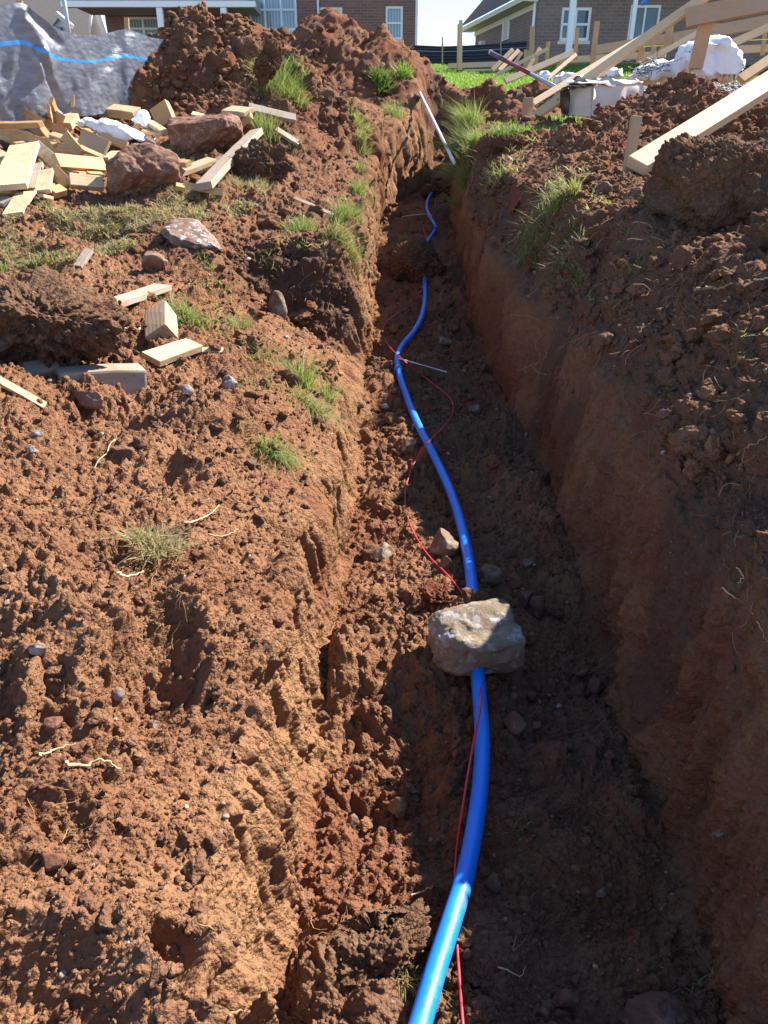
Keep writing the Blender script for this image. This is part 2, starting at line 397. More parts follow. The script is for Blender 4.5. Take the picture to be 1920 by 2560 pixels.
def band(s, a, b, w=0.35): return sstep(a-w, a+w, s)*(1-sstep(b-w, b+w, s))
# section parameter: 2=L3 3=L2 4=L1 5=L0 6=mid 7=R0 8=R1 9=R2 10=R3
lwall = band(S, 4.0, 5.0, .25)*(Yv < 14.5)
lwall = np.maximum(lwall, band(S, 3.15, 5.0, .15)*sstep(5.0, 5.3, Yv)*(Yv < 14.5))
rwall = band(S, 7.0, 8.1, .2)*(Yv < 14.5)
rslump = band(S, 8.1, 9.0, .2)*(Yv < 14.5)
dface = np.exp(-((Yv-5.0)/.16)**2)*band(S, 2.2, 4.6, .25)
floor_ = band(S, 5.0, 7.0, .15)*(Yv < 14.5)
wall = np.clip(lwall+rwall, 0, 1)
lawn = sstep(13.5, 15, Yv)
far = sstep(16, 24, Yv)
n_lo = vnoise(P, 0.8, 91)*.5+.5
rough = 1.0-0.55*rwall*(.6+.8*n_lo)-0.52*lwall-0.22*lwall*(Yv < 4.8)*sstep(4.0, 4.3, S)-0.02*floor_-0.1*rslump
rough = rough*(0.75+0.5*n_lo)*(1-0.85*lawn)
# smoother trowelled patches low on the near left bank
rough *= 1-0.45*band(S, 3.2, 4.3, .3)*(Yv < 4)*sstep(0.3, 0.7, n_lo)
near = Yv < 15.5
H = np.zeros(len(P), np.float32)
idx = np.where(near)[0]
DENTS = [(-.474, 1.15, .075, .085, 1.9), (-.59, 1.0, .05, .045, 1), (-.44, .50, .09, .07, 1), (-.30, .60, .035, .04, 1), (-.26, 1.24, .045, .05, 1.3),
  (-.62, 2.0, .07, .05, 1.2), (-.50, .78, .045, .04, 1), (.12, .95, .06, .04, 1), (-.2, .62, .05, .08, 1.5), (-.85, 2.3, .09, .05, 1)]
Pi = P[idx]
HL = 0.05*np.maximum(0, fbm(Pi, 0.22, 48, 2))*floor_[idx] + 0.045*fbm(Pi, 0.30, 147, 3)*(rough[idx]*(1-.5*wall[idx])) + .03*fbm(Pi*np.array([1, 1, .6]), .35, 148, 2)*rwall[idx]
for (ax_, ay_, r_, dp_, el_) in DENTS:
    Pn_ = warp(Pi, .03, .08, 555)
    dd_ = np.hypot(Pn_[:, 0]-ax_, (Pn_[:, 1]-ay_)/el_)/r_
    HL -= dp_*np.exp(-dd_**3); HL += dp_*.3*np.exp(-((dd_-1.35)/.35)**2)
P = P.copy(); P[idx] = Pi+N0[idx]*HL[:, None]
H[idx] = soil_relief(P[idx], rough[idx].astype(np.float32), 1)
H[~near] = 0.05*fbm(P[~near], 1.5, 5, 3)
# bucket-tooth streaks on the cut walls, running down the face
Q = P[idx].copy(); Q[:, 2] *= 0.16; Q[:, 0] *= 0.16; Qw = warp(Q, .02, .3, 77)
stv = 0.020*vnoise(Qw, 0.05, 41)+0.010*vnoise(Qw, 0.018, 42)+0.028*vnoise(Qw, 0.16, 43)
H[idx] += stv*wall[idx]*(1+.7*lwall[idx])
H[idx] += (0.055*np.abs(vnoise(Qw, 0.10, 44))+0.03*vnoise(Q, 0.04, 45))*(lwall*sstep(5.1, 5.5, Yv)+0.7*dface)[idx]
H[idx] += 0.045*fbm(P[idx], 0.16, 47, 2)*(rslump+0.6*dface)[idx]
Qr = P[idx].copy(); Qr[:, 2] = Qr[:, 2]*.22; Qr[:, 1] *= 1.0; Qr[:, 0] *= .2; Qr = warp(Qr, .015, .2, 78)
H[idx] += (0.022*vnoise(Qr, 0.045, 141)+.03*np.abs(vnoise(Qr, .12, 142)))*rwall[idx]
# lumps on the floor and the slumped foot of the near left bank
V = P+N0*H[:, None]
lipn = P[:, 2]-np.interp(Yv, [0, 5, 8, 10, 13], [-.78, -.5, -.2, .05, .4])
tops = np.clip(0.75*np.exp(-((np.clip(-lipn, 0, 9))/.14)**2)*wall + 0.9*rslump*(0.55+.45*n_lo) + 0.95*dface + 0.55*floor_*sstep(.25, .7, vnoise(P, .5, 95)*.5+.5)*sstep(.35, .7, S-5.5), 0, 1)
tops = np.clip(tops + .75*rwall*sstep(.1, .5, fbm(P*np.array([1, 1, .5]), .3, 195, 3)) +0.75*sstep(10, 13, S*0+10)*0 + 0.55*band(S, 9, 12, .3)*(Yv < 13)*(vnoise(P, .35, 97)*.5+.5) + .35*band(S, 0, 3, .3)*(Yv > 4.4)*(Yv < 9)*(vnoise(P, .3, 98)*.5+.5), 0, 1)
redz = np.clip(.55*floor_*np.exp(-((S-5.15)/.3)**2)+(vnoise(P, .25, 96)-.05)*1.3, 0, 1)*np.clip(wall+floor_*.5+0.15, 0, 1)*0.85
pale = np.clip(lwall*(0.50+0.5*vnoise(Q if False else P, .12, 99)), 0, 1)
me = npmesh('ground', V, gridfaces(nr, nc))
lw = sstep(14.8, 16.0, Yv)
attr(me, 'turf', lw*sstep(-6.5, -5, V[:, 0]+.4*vnoise(V, 1.5, 12)+V[:, 1]*.1*0)*sstep(-.3, .2, fbm(V, 1.2, 13, 3)+.45));attr(me, 'topsoil', tops); attr(me, 'red', redz); attr(me, 'pale', pale)
ground = link('ground', me, M['soil']); tag(ground, None, None, None, 'structure')
ground['label'] = 'reddish brown clay ground with a narrow trench cut through it'
GV = V.reshape(nr, nc, 3); GN = N0.reshape(nr, nc, 3); GS = S.reshape(nr, nc); GW = wall.reshape(nr, nc)
# coarse copy for ray casts
ci = np.unique(np.concatenate([np.arange(0, nr, 4), [nr-1]])); cj = np.unique(np.concatenate([np.arange(0, nc, 4), [nc-1]]))
cv = GV[np.ix_(ci, cj)].reshape(-1, 3)
BVHS.append(BVHTree.FromPolygons(cv.tolist(), gridfaces(len(ci), len(cj)).tolist()))

# ------------------------------------------------------------------ spoil heaps
def heap(name, label, cx, cY, rx, rY, peaks, mat, seed, res=0.02, rough=1.3, base=None, n=None):
    """heap of dug soil: peaks = (dx, dY, height, radius, power) cones joined over an elliptical foot"""
    nx = int(2*rx/res); ny = int(2*rY/res)
    xs = np.linspace(cx-rx, cx+rx, nx); ys = np.linspace(cY-rY, cY+rY, ny)
    XX, YY = np.meshgrid(xs, ys)
    ZB = np.array([gz(xs, yv) for yv in ys])
    hh = np.zeros_like(XX)
    Pn = np.stack([XX.ravel(), YY.ravel(), np.zeros(XX.size)+seed], 1)
    wob = (fbm(Pn, 0.9, seed, 3)*0.16).reshape(XX.shape)
    for dx, dy, h, r, p in peaks:
        rr = np.hypot(XX-(cx+dx), (YY-(cY+dy)))/r*(1+wob)
        hh = np.maximum(hh, h*np.clip(1-rr, 0, 1)**p)
    e = np.hypot((XX-cx)/rx, (YY-cY)/rY)
    hh = hh-0.10*sstep(.85, 1.0, e)
    Z = ZB-0.05+hh
    Vv = np.stack([XX.ravel(), YY.ravel(), Z.ravel()], 1)
    Nn = grid_normals(Vv, ny, nx)
    rg = np.full(len(Vv), rough, np.float32)*np.clip(hh.ravel()*8+.2, 0, 1)
    Pw = warp(Vv, .03, .15, seed+3)
    H = soil_relief(Vv, rg, seed, near=res < 0.013) + 0.55*domes(Pw, .26, seed+21, .22, .62, .5)*rg*.8 + 0.5*domes(Pw, .11, seed+22, .3, .66, .6)*rg*.8
    sel = hh.ravel() > -0.02
    Vv = Vv+Nn*(H*np.clip(hh.ravel()*10, 0, 1))[:, None]
    Fq = gridfaces(ny, nx); keep = (hh.ravel()[Fq] > 0.004).any(1); Fq = Fq[keep]
    used = np.unique(Fq); remap = np.zeros(len(Vv), int); remap[used] = np.arange(len(used)); 
    P2 = Vv[used]; Fq = remap[Fq]
    loc = np.array([cx, cY, float(gz(cx, cY))])
    me = npmesh(name, P2-loc, Fq)
    attr(me, 'topsoil', np.clip(vnoise(P2, .3, seed+5)*1.2+.15, 0, 1)); attr(me, 'red', np.clip(vnoise(P2, .5, seed+6)*1.3, 0, 1)); attr(me, 'pale', np.clip(vnoise(P2, .2, seed+7)-.2, 0, 1))
    o = link(name, me, mat); o.location = loc; tag(o, label, 'soil heap', 'heaps of dug soil beside the trench')
    BVHS.append(BVHTree.FromPolygons(P2.tolist(), Fq.tolist()))
    HEAPS.append((P2, Nn[used], mat)); return o
HEAPS = []
heap('soil_heap', 'largest red brown heap of cloddy soil, with the highest peak, behind the scrap lumber', -2.2, 11.2, 3.0, 2.3,
     [(-.30, .1, 1.28, 1.45, .72), (.15, .15, 1.22, 1.4, .8), (.6, .15, 1.0, 1.3, 1.0), (-1.1, -.2, .55, 1.2, 1.0), (1.1, -.6, .80, 1.3, 1.1), (.3, -1.0, .5, 1.2, 1.1)], M['heap_soil'], 301, res=.018, rough=1.5)
heap('soil_heap', 'smoother red soil heap tapering to the right in front of the brick house', -.6, 14.2, 3.1, 2.3,
     [(-.35, .9, 1.36, 1.9, .9), (.6, .5, 1.05, 1.7, 1.1), (1.5, .2, .5, 1.3, 1.1), (-1.5, .4, 1.1, 1.5, 1.0)], M['heap_soil'], 331, res=.028, rough=1.0)
heap('soil_heap', 'low ridge of red clods along the left lip of the trench', -.95, 10.3, 1.0, 2.6,
     [(-.25, .9, .42, 1.1, 1.0), (-.1, -.2, .36, .95, 1.0), (-.2, -1.3, .30, 1.0, 1.0), (-.2, 1.7, .22, .9, 1.0)], M['heap_soil'], 352, res=.016, rough=1.3)
heap('soil_heap', 'high cloddy heap under the slanting brace at the right edge', 2.75, 7.7, 1.9, 1.5,
     [(.05, .1, .60, .95, .75), (.75, .25, .48, 1.0, .9), (-.9, -.1, .14, .8, 1.0), (1.5, -.1, .35, 1.1, 1.0), (.2, -.8, .2, 1.0, 1.0)], M['heap_soil'], 371, res=.013, rough=1.5)
heap('soil_heap', 'crumbly brown mound on the right lip beside the short grey post', 1.55, 6.7, .9, 1.3,
     [(.15, .25, .15, .85, 1.0), (-.1, -.5, .10, .7, 1.0)], M['heap_soil'], 392, res=.011, rough=1.2)
heap('soil_heap', 'small dark heap on the lawn beneath the red and silver pole', 2.05, 12.6, 1.15, .85,
     [(-.45, 0, .50, .42, .45), (.3, .05, .42, .65, .7), (-.15, -.1, .35, .6, .8)], M['heap_soil'], 411, res=.018, rough=1.2)
heap('soil_heap', 'small red heap on the lawn beyond the head of the trench', 1.1, 16.6, 1.2, .9,
     [(-.45, .2, .58, .60, .7), (.1, 0, .32, .7, .9), (.6, 0, .25, .5, .8)], M['heap_soil'], 432, res=.022, rough=1.1)
heap('soil_heap', 'dark ragged ridge of sods along the head of the trench', 1.45, 15.35, 1.5, .6,
     [(-.6, 0, .26, .45, .7), (.1, .05, .22, .5, .8), (.7, 0, .24, .45, .8)], M['sod_soil'], 461, res=.02, rough=1.3)
heap('soil_heap', 'flat reddish pile of crumbs at the bend of the trench, ringed by grass', 1.75, 10.9, .65, .75,
     [(0, 0, .24, .6, .8)], M['heap_soil'], 451, res=.016, rough=1.1)

# ------------------------------------------------------------------ loose clods (uncountable)
def rockbase(sub, seed, ang=.25, crumb=0):
    bm = bmesh.new(); bmesh.ops.create_icosphere(bm, subdivisions=sub, radius=1.0)
    v = np.array([x.co[:] for x in bm.verts]); f = np.array([[x.index for x in fc.verts] for fc in bm.faces]); bm.free()
    rr = np.random.default_rng(seed)
    # cut by random planes for facets
    for _ in range(7):
        n_ = rr.normal(size=3); n_ /= np.linalg.norm(n_); d = rr.uniform(.55, .92)
        s = v@n_; v = v-np.outer(np.maximum(s-d, 0), n_)
    v = v*(1+ang*vnoise(v+seed*3.1, .7, seed)[:, None]+ang*.6*vnoise(v+seed, .3, seed+1)[:, None])
    if crumb:
        nn = v/np.linalg.norm(v, axis=1, keepdims=True); v0 = v+seed*5.0
        v = v+nn*(crumb*(.55*domes(v0, .62, seed, .25, .68, .7)+.6*domes(v0, .3, seed+2, .25, .68, .7))-.12)[:, None]
    v = v*rr.uniform(.7, 1.15, 3)
    return v, f
def scatter(name, label, pos, nrm, sizes, mat, seed, sub=2, sink=.25, nvar=7, flat=.8, crumb=0):
    rr = np.random.default_rng(seed); bases = [rockbase(sub, seed+k, crumb=crumb) for k in range(nvar)]
    n = len(pos); allV = []; allF = []; off = 0
    vi = rr.integers(0, nvar, n)
    ang = rr.uniform(0, 6.283, (n, 3))
    for k in range(nvar):
        ii = np.where(vi == k)[0]
        if not len(ii): continue
        v, f = bases[k]
        a, b = ang[ii, 0], ang[ii, 1]
        ca, sa, cb, sb = np.cos(a), np.sin(a), np.cos(b), np.sin(b)
        Rz = np.zeros((len(ii), 3, 3)); Rz[:, 0, 0] = ca; Rz[:, 0, 1] = -sa; Rz[:, 1, 0] = sa; Rz[:, 1, 1] = ca; Rz[:, 2, 2] = 1
        Rx = np.zeros_like(Rz); Rx[:, 0, 0] = 1; Rx[:, 1, 1] = cb; Rx[:, 1, 2] = -sb; Rx[:, 2, 1] = sb; Rx[:, 2, 2] = cb
        Rm = Rz@Rx
        W_ = np.einsum('nij,vj->nvi', Rm, v)*sizes[ii][:, None, None]
        W_[:, :, 2] *= flat
        W_ += (pos[ii]+nrm[ii]*(sizes[ii]*(0.6-sink))[:, None])[:, None, :]
        allV.append(W_.reshape(-1, 3))
        fo = f[None]+(np.arange(len(ii))*len(v))[:, None, None]+off
        allF.append(fo.reshape(-1, 3)); off += len(ii)*len(v)
    me = npmesh(name, np.concatenate(allV), np.concatenate(allF))
    return link(name, me, mat)
# sample positions on the ground grid, density even per picture area
fi = (Ys > .32) & (Ys < 13.5)
rows = np.where(fi)[0]
def sample(n, wallmax=.5, smin=0.0, smax=12.0, ylo=.3, yhi=13.5, seed=5):
    rr = np.random.default_rng(seed); out = []
    ri = rr.choice(rows[(Ys[rows] > ylo) & (Ys[rows] < yhi)], n*3); cj_ = rr.integers(14, nc-14, n*3)
    w_ = GW[ri, cj_]; s_ = GS[ri, cj_]
    k = (w_ < wallmax) & (s_ > smin) & (s_ < smax)
    ri, cj_ = ri[k][:n], cj_[k][:n]
    return GV[ri, cj_], GN[ri, cj_]
p_, n_ = sample(34000, wallmax=.3, seed=5)
d_ = p_[:, 1]*CP-p_[:, 2]*SP
sz = np.clip(NR.lognormal(-5.35, .5, len(p_)), .0022, .03)*np.clip(d_/2.2, .7, 2.6)
o = scatter('loose_soil_crumbs', None, p_, n_, sz, M['clods'], 61, crumb=.8, sink=.3, nvar=12)
p_, n_ = sample(2400, seed=55); d_ = p_[:, 1]*CP-p_[:, 2]*SP
sz = np.clip(NR.lognormal(-4.2, .45, len(p_)), .008, .05)*np.clip(d_/2.4, .6, 2.2)
o2 = scatter('loose_soil_clods', None, p_, n_, sz, M['clods'], 66, sub=4, crumb=1.2, sink=.45, nvar=10)
tag(o2, 'larger crumbly clods of brown soil lying on the banks', 'soil clods', None, 'stuff')
tag(o, 'loose crumbs and small clods of brown soil strewn over banks and trench floor', 'soil crumbs', None, 'stuff')
p_, n_ = sample(1100, seed=57, smin=8.15, smax=11.2, ylo=1.6, yhi=7.0); d_ = p_[:, 1]*CP-p_[:, 2]*SP
o3 = scatter('loose_soil_clods', None, p_, n_, np.clip(NR.lognormal(-3.75, .5, len(p_)), .01, .07), M['clods'], 69, sub=4, crumb=1.2, sink=.4, nvar=10)
tag(o3, 'crumbly clods of dark soil heaped on the right bank', 'soil clods', None, 'stuff')
p_, n_ = sample(260, wallmax=1.2, seed=58, smin=7.0, smax=8.4, ylo=.6, yhi=7.0); d_ = p_[:, 1]*CP-p_[:, 2]*SP
o4 = scatter('wall_stones', None, p_, n_, NR.uniform(.003, .011, len(p_))*np.clip(d_/1.8, .8, 2.2), M['brown_stone'], 70, sub=2, sink=.5)
tag(o4, 'small stones stuck in the cut face of the right trench wall', 'pebbles', None, 'stuff')
hp = []; hn = []; hs = []
for hi, cnt, mu, cap in ((0, 2300, -3.55, .11), (1, 800, -3.6, .09), (2, 1300, -4.1, .06), (3, 1300, -3.9, .10), (4, 1500, -4.6, .04)):
    Pq, Nq = HEAPS[hi][0], HEAPS[hi][1]; k = NR.integers(0, len(Pq), cnt)
    hp.append(Pq[k]); hn.append(Nq[k]); hs.append(np.clip(NR.lognormal(mu, .5, cnt), .008, cap))
o = scatter('heap_clods', None, np.concatenate(hp), np.concatenate(hn), np.concatenate(hs), M['clods'], 83, sub=3, sink=.35, crumb=.7, nvar=14)
tag(o, 'clods of brown and red soil lying over the spoil heaps', 'soil clods', None, 'stuff')
p_, n_ = sample(420, seed=15); d_ = p_[:, 1]*CP-p_[:, 2]*SP
o = scatter('pebbles', None, p_, n_, NR.uniform(.003, .009, len(p_))*np.clip(d_/1.8, .8, 2.2), M['pale_stone'], 91, sink=.3)
tag(o, 'small pale pebbles sprinkled in the clay', 'pebbles', None, 'stuff')
# ------------------------------------------------------------------ generic builders
def catmull(pts, n=8):
    P_ = [pts[0]]+list(pts)+[pts[-1]]; out = []
    for i in range(1, len(P_)-2):
        a, b, c, d = P_[i-1], P_[i], P_[i+1], P_[i+2]
        for k in range(n):
            t = k/n; out.append(0.5*((2*b)+(-a+c)*t+(2*a-5*b+4*c-d)*t*t+(-a+3*b-3*c+d)*t**3))
    out.append(pts[-1]); return out
def tube_vf(pts, rad, seg=10, cap=True, squash=1.0):
    """vertices and quads of a tube; rad a number or a list"""
    n = len(pts); Vs = []; Fs = []
    up = Vector((0, 0, 1)); t0 = (pts[1]-pts[0]).normalized()
    s = t0.cross(up)
    if s.length < .1: s = t0.cross(Vector((1, 0, 0)))
    s.normalize()
    for i in range(n):
        t = (pts[min(i+1, n-1)]-pts[max(i-1, 0)]).normalized()
        s = (s-t*s.dot(t)).normalized(); u = s.cross(t)
        r = rad[i] if hasattr(rad, '__len__') else rad
        for k in range(seg):
            a = 2*math.pi*k/seg; Vs.append(pts[i]+s*math.cos(a)*r+u*math.sin(a)*r*squash)
    for i in range(n-1):
        for k in range(seg):
            a = i*seg+k; b = i*seg+(k+1) % seg; Fs.append((a, b, b+seg, a+seg))
    if cap:
        Vs.append(pts[0].copy()); Vs.append(pts[-1].copy()); c0 = len(Vs)-2
        for k in range(seg):
            Fs.append((c0, (k+1) % seg, k)); Fs.append((c0+1, (n-1)*seg+k, (n-1)*seg+(k+1) % seg))
    return Vs, Fs
def pymesh(name, Vs, Fs, mat, loc=(0, 0, 0), smooth=True, parent=None):
    loc = Vector(loc)
    me = bpy.data.meshes.new(name); me.from_pydata([tuple(Vector(v)-loc) for v in Vs], [], [tuple(f) for f in Fs]); me.update()
    if smooth: me.polygons.foreach_set('use_smooth', [True]*len(me.polygons))
    o = link(name, me, mat, parent); o.location = loc; return o
def merge(parts):
    Vs = []; Fs = []
    for v, f in parts:
        n = len(Vs); Vs += list(v); Fs += [tuple(i+n for i in q) for q in f]
    return Vs, Fs

def board_mesh(name, L, w, t, mat, rough=0.004, seed=0, bev=None, cut=(0, 0)):
    """timber lying along local x: length L, wide face w (local y), thickness t (local z)"""
    bm = bmesh.new()
    bmesh.ops.create_cube(bm, size=1.0)
    for v in bm.verts:
        sgn = v.co.x
        v.co = Vector((v.co.x*L, v.co.y*w, v.co.z*t))
        v.co.x += (v.co.y/w)*2*w*(cut[0] if sgn < 0 else cut[1])
    n = max(1, int(L/0.12))
    es = [e for e in bm.edges if abs((e.verts[0].co-e.verts[1].co).x) > L*0.4]
    bmesh.ops.subdivide_edges(bm, edges=es, cuts=min(n, 10), use_grid_fill=True)
    b = min(w, t)*0.09 if bev is None else bev
    sharp = [e for e in bm.edges if len(e.link_faces) == 2 and e.calc_face_angle(0) > .6]
    bmesh.ops.bevel(bm, geom=sharp, offset=b, segments=2, profile=.6, affect='EDGES')
    r = random.Random(seed)
    o = Vector((r.random()*50, r.random()*50, 0))
    bend = r.uniform(-1, 1)*0.006*L; tw = r.uniform(-1, 1)*.05
    for v in bm.verts:
        q = v.co*7+o
        v.co += Vector((0, noise.noise(q), noise.noise(q+Vector((9, 9, 9)))))*rough
        u = v.co.x/L*2; v.co.z += bend*(1-u*u)
        a = tw*u; y, z = v.co.y, v.co.z; v.co.y = y*math.cos(a)-z*math.sin(a); v.co.z = y*math.sin(a)+z*math.cos(a)
    me = bpy.data.meshes.new(name); bm.to_mesh(me); bm.free()
    me.materials.append(mat); return me
BS = [0]
def timber(name, A, B, w, t, mat, label, cat, group=None, roll=0.0, nrm=None, parent=None, cut=None, rough=.003):
    """board from world point A to B; wide face w turned towards nrm (default: up and towards the viewer)"""
    A, B = Vector(A), Vector(B); ax = (B-A); L = ax.length; ax.normalize(); mid = (A+B)/2
    n = Vector(nrm) if nrm is not None else Vector((0, -.45, .9))
    n = n-ax*n.dot(ax)
    if n.length < .05: n = Vector((0, -1, 0))-ax*Vector((0, -1, 0)).dot(ax)
    n.normalize(); n = Matrix.Rotation(math.radians(roll), 3, ax)@n
    yv = n.cross(ax).normalized()
    BS[0] += 1
    rr = random.Random(BS[0])
    me = board_mesh(name, L, w, t, mat, rough=rough, seed=BS[0], cut=cut if cut else (rr.uniform(-.04, .04), rr.uniform(-.04, .04)))
    o = bpy.data.objects.new(name, me); COL.objects.link(o)
    m4 = Matrix((ax, yv, n)).transposed().to_4x4(); m4.translation = mid
    if parent is not None:
        o.parent = parent; o.matrix_local = parent.matrix_basis.inverted()@m4
    else: o.matrix_world = m4
    if label: tag(o, label, cat, group)
    return o

def rock(name, p, size, mat, label, cat, seed, group=None, sink=.15, rz=0.0, ang=.22, sub=4, facets=9, tilt=(0, 0), bumpy=.0, box=1.0):
    if bumpy >= .25: sub = max(sub, 5 if max(size) < .3 else 6)
    rr = np.random.default_rng(seed)
    bm = bmesh.new(); bmesh.ops.create_icosphere(bm, subdivisions=sub+1, radius=1.0)
    v = np.array([x.co[:] for x in bm.verts]); f = np.array([[x.index for x in fc.verts] for fc in bm.faces]); bm.free()
    if box != 1.0:
        v = np.sign(v)*np.abs(v)**box; v /= np.abs(v).max()
    for _ in range(facets):
        n_ = rr.normal(size=3); n_ /= np.linalg.norm(n_); d = rr.uniform(.5, .88); s = v@n_
        v = v-np.outer(np.maximum(s-d, 0)*0.94, n_)
    nn = v/np.linalg.norm(v, axis=1, keepdims=True); vs = v+seed*2.7
    disp = ang*.45*fbm(vs, .9, seed, 4)+.035*fbm(vs, .16, seed+9, 3)-.05*np.abs(vnoise(vs, .35, seed+4))
    if bumpy and bumpy < .25: disp = disp+bumpy*(.5*domes(warp(vs, .05, .2, seed), .34, seed+3, .25, .68, .7)+.6*domes(vs, .16, seed+6, .25, .68, .8)+.7*domes(vs, .075, seed+8, .3, .7, .8))
    v = v+nn*disp[:, None]
    v = v*np.array(size)/2
    R3 = np.array(Matrix.Rotation(rz, 3, 'Z')@Matrix.Rotation(tilt[0], 3, 'X')@Matrix.Rotation(tilt[1], 3, 'Y'))
    v = v@R3.T
    if bumpy >= .25:
        w_ = v+np.array(Vector(p))
        n2 = nn*np.array(size)[None, ::1]**-1; n2 = (nn/np.array(size))@R3.T; n2 /= np.linalg.norm(n2, axis=1, keepdims=True)
        k_ = min(1.0, max(size)/.35)
        v = v+n2*(soil_relief(w_, np.full(len(w_), .35+.65*k_, np.float32), seed % 97)-.02*k_+.03*k_*fbm(w_, .14, seed, 3))[:, None]
    me = npmesh(name, v, f); o = link(name, me, mat)
    o.location = Vector(p)+Vector((0, 0, size[2]*(.5-sink)))
    return tag(o, label, cat, group)

# ---- grass
def blades(n, rad, hgt, seed, lean=(0, 0), width=.003, spread=.7, ell=(1, 1), zfun=None, droop=.6):
    rr = np.random.default_rng(seed)
    a = rr.uniform(0, 6.283, n); r = rad*np.sqrt(rr.uniform(0, 1, n))
    bx = np.cos(a)*r*ell[0]; by = np.sin(a)*r*ell[1]
    nk = max(3, n//45); ck = rr.integers(0, nk, n); ca_ = rr.uniform(0, 6.283, nk); cr_ = rad*np.sqrt(rr.uniform(0, 1, nk))
    pull = .45; bx = bx*(1-pull)+pull*(np.cos(ca_)*cr_)[ck]*ell[0]; by = by*(1-pull)+pull*(np.sin(ca_)*cr_)[ck]*ell[1]
    bz = zfun(bx, by) if zfun is not None else np.zeros(n)
    h = hgt*rr.uniform(.3, 1.15, n)*rr.uniform(.5, 1.1, nk)[ck]
    lk = rr.normal(0, .16, (nk, 2))
    da = np.where(rr.uniform(0, 1, n) < .5, a+rr.normal(0, .7, n), rr.uniform(0, 6.283, n)); sp = spread*rr.uniform(.1, 1.25, n)
    dx = np.cos(da)*sp+lean[0]+lk[ck, 0]; dy = np.sin(da)*sp+lean[1]+lk[ck, 1]
    ns = 4; wv = width*rr.uniform(.6, 1.4, n); fa = rr.uniform(0, 6.283, n); wx = np.cos(fa); wy = np.sin(fa)
    Vv = np.zeros((n, 2*ns+1, 3))
    dr = droop*rr.uniform(.2, 1.3, n)
    for k in range(ns+1):
        t = k/ns
        cx = bx+dx*h*t*(.5+.6*t); cy = by+dy*h*t*(.5+.6*t); cz = bz+h*(t-dr*.6*t*t*np.clip(np.hypot(dx, dy), 0, 1.5))
        if k < ns:
            ww = wv*(1-.75*t*t)/2*(.8 if k == 0 else 1)
            Vv[:, 2*k] = np.stack([cx-wx*ww, cy-wy*ww, cz], 1); Vv[:, 2*k+1] = np.stack([cx+wx*ww, cy+wy*ww, cz], 1)
        else: Vv[:, 2*ns] = np.stack([cx, cy, cz], 1)
    f = []
    for k in range(ns-1): f += [(2*k, 2*k+1, 2*k+3), (2*k, 2*k+3, 2*k+2)]
    f.append((2*ns-2, 2*ns-1, 2*ns)); f = np.array(f)
    Fq = (f[None]+(np.arange(n)*(2*ns+1))[:, None, None]).reshape(-1, 3)
    return Vv.reshape(-1, 3), Fq
GS_ = [500]
def tuft(px, py, wpx, hpx, n, mat, label, name='grass_tuft', lean=(0, 0), cat='grass tuft', group='grass tufts along the trench', spread=.8, width=.0035, ell=(1, 1), droop=.6, h=0.0):
    """grass tuft rooted at picture spot (px,py): wpx wide, blades hpx tall"""
    GS_[0] += 1
    p, nr_ = hit(px, py); s = pxm(p); rad = wpx*s/2
    def zf(bx, by):
        z = np.array([drop(p.x+x_, p.y+y_, p.z+.35).z for x_, y_ in zip(bx, by)])-p.z
        return np.clip(z, -.35, .25)-.008
    v, f = blades(n, rad*1.2, hpx*s*.88, GS_[0], lean, width, spread, ell, zf, droop)
    me = npmesh(name, v, f, smooth=False); o = link(name, me, mat); o.location = p+Vector((0, 0, h))
    return tag(o, label, cat, group)

# ------------------------------------------------------------------ water pipe, tracer wire, ties
S19 = 1920/1659.0
def floor_pts(pts, h):
    out = []
    for q in pts:
        hh = h if len(q) < 3 else q[2]
        out.append(hit(q[0]*S19, q[1]*S19, hh)[0])
    return out
m = NT('blue_pipe'); v = m.obj()
sc = m.ramp(m.noise(m.mapv(v, (1, 1, 1)), 30, 5, .7), [(0.5, 0), (0.75, 1)])
c = m.mix(m.math('MULTIPLY', sc, .25), (0.006, 0.19, 0.78), (0.08, 0.33, 0.78))
dst = m.ramp(m.noise(v, 12, 5, .7), [(0.57, 0), (0.68, 1)]); c = m.mix(m.math('MULTIPLY', dst, .7), c, (0.16, .08, .05))
m.pbr(c, m.math('ADD', .40, m.math('MULTIPLY', sc, .25)), m.bump(m.noise(v, 160, 3), .15, .002), spec=.5); M['pipe'] = m.m
PR = 0.0205
pp = [(893,2262),(908,2212),(940,2100),(975,1990),(1005,1890),(1025,1790),(1038,1690),(1042,1600),(1037,1520),(1033,1470),(1030,1400),(1024,1330),(1018,1250),(1005,1170),(980,1080),(950,1010),(925,960),(900,910),(880,860),(866,820),(858,775),(870,745),(895,715),(912,680),(918,640),(917,590),(919,556),(922,525),(938,500),(940,488),(930,470),(922,450),(925,430),(940,415)]
P0 = floor_pts(pp, .055)
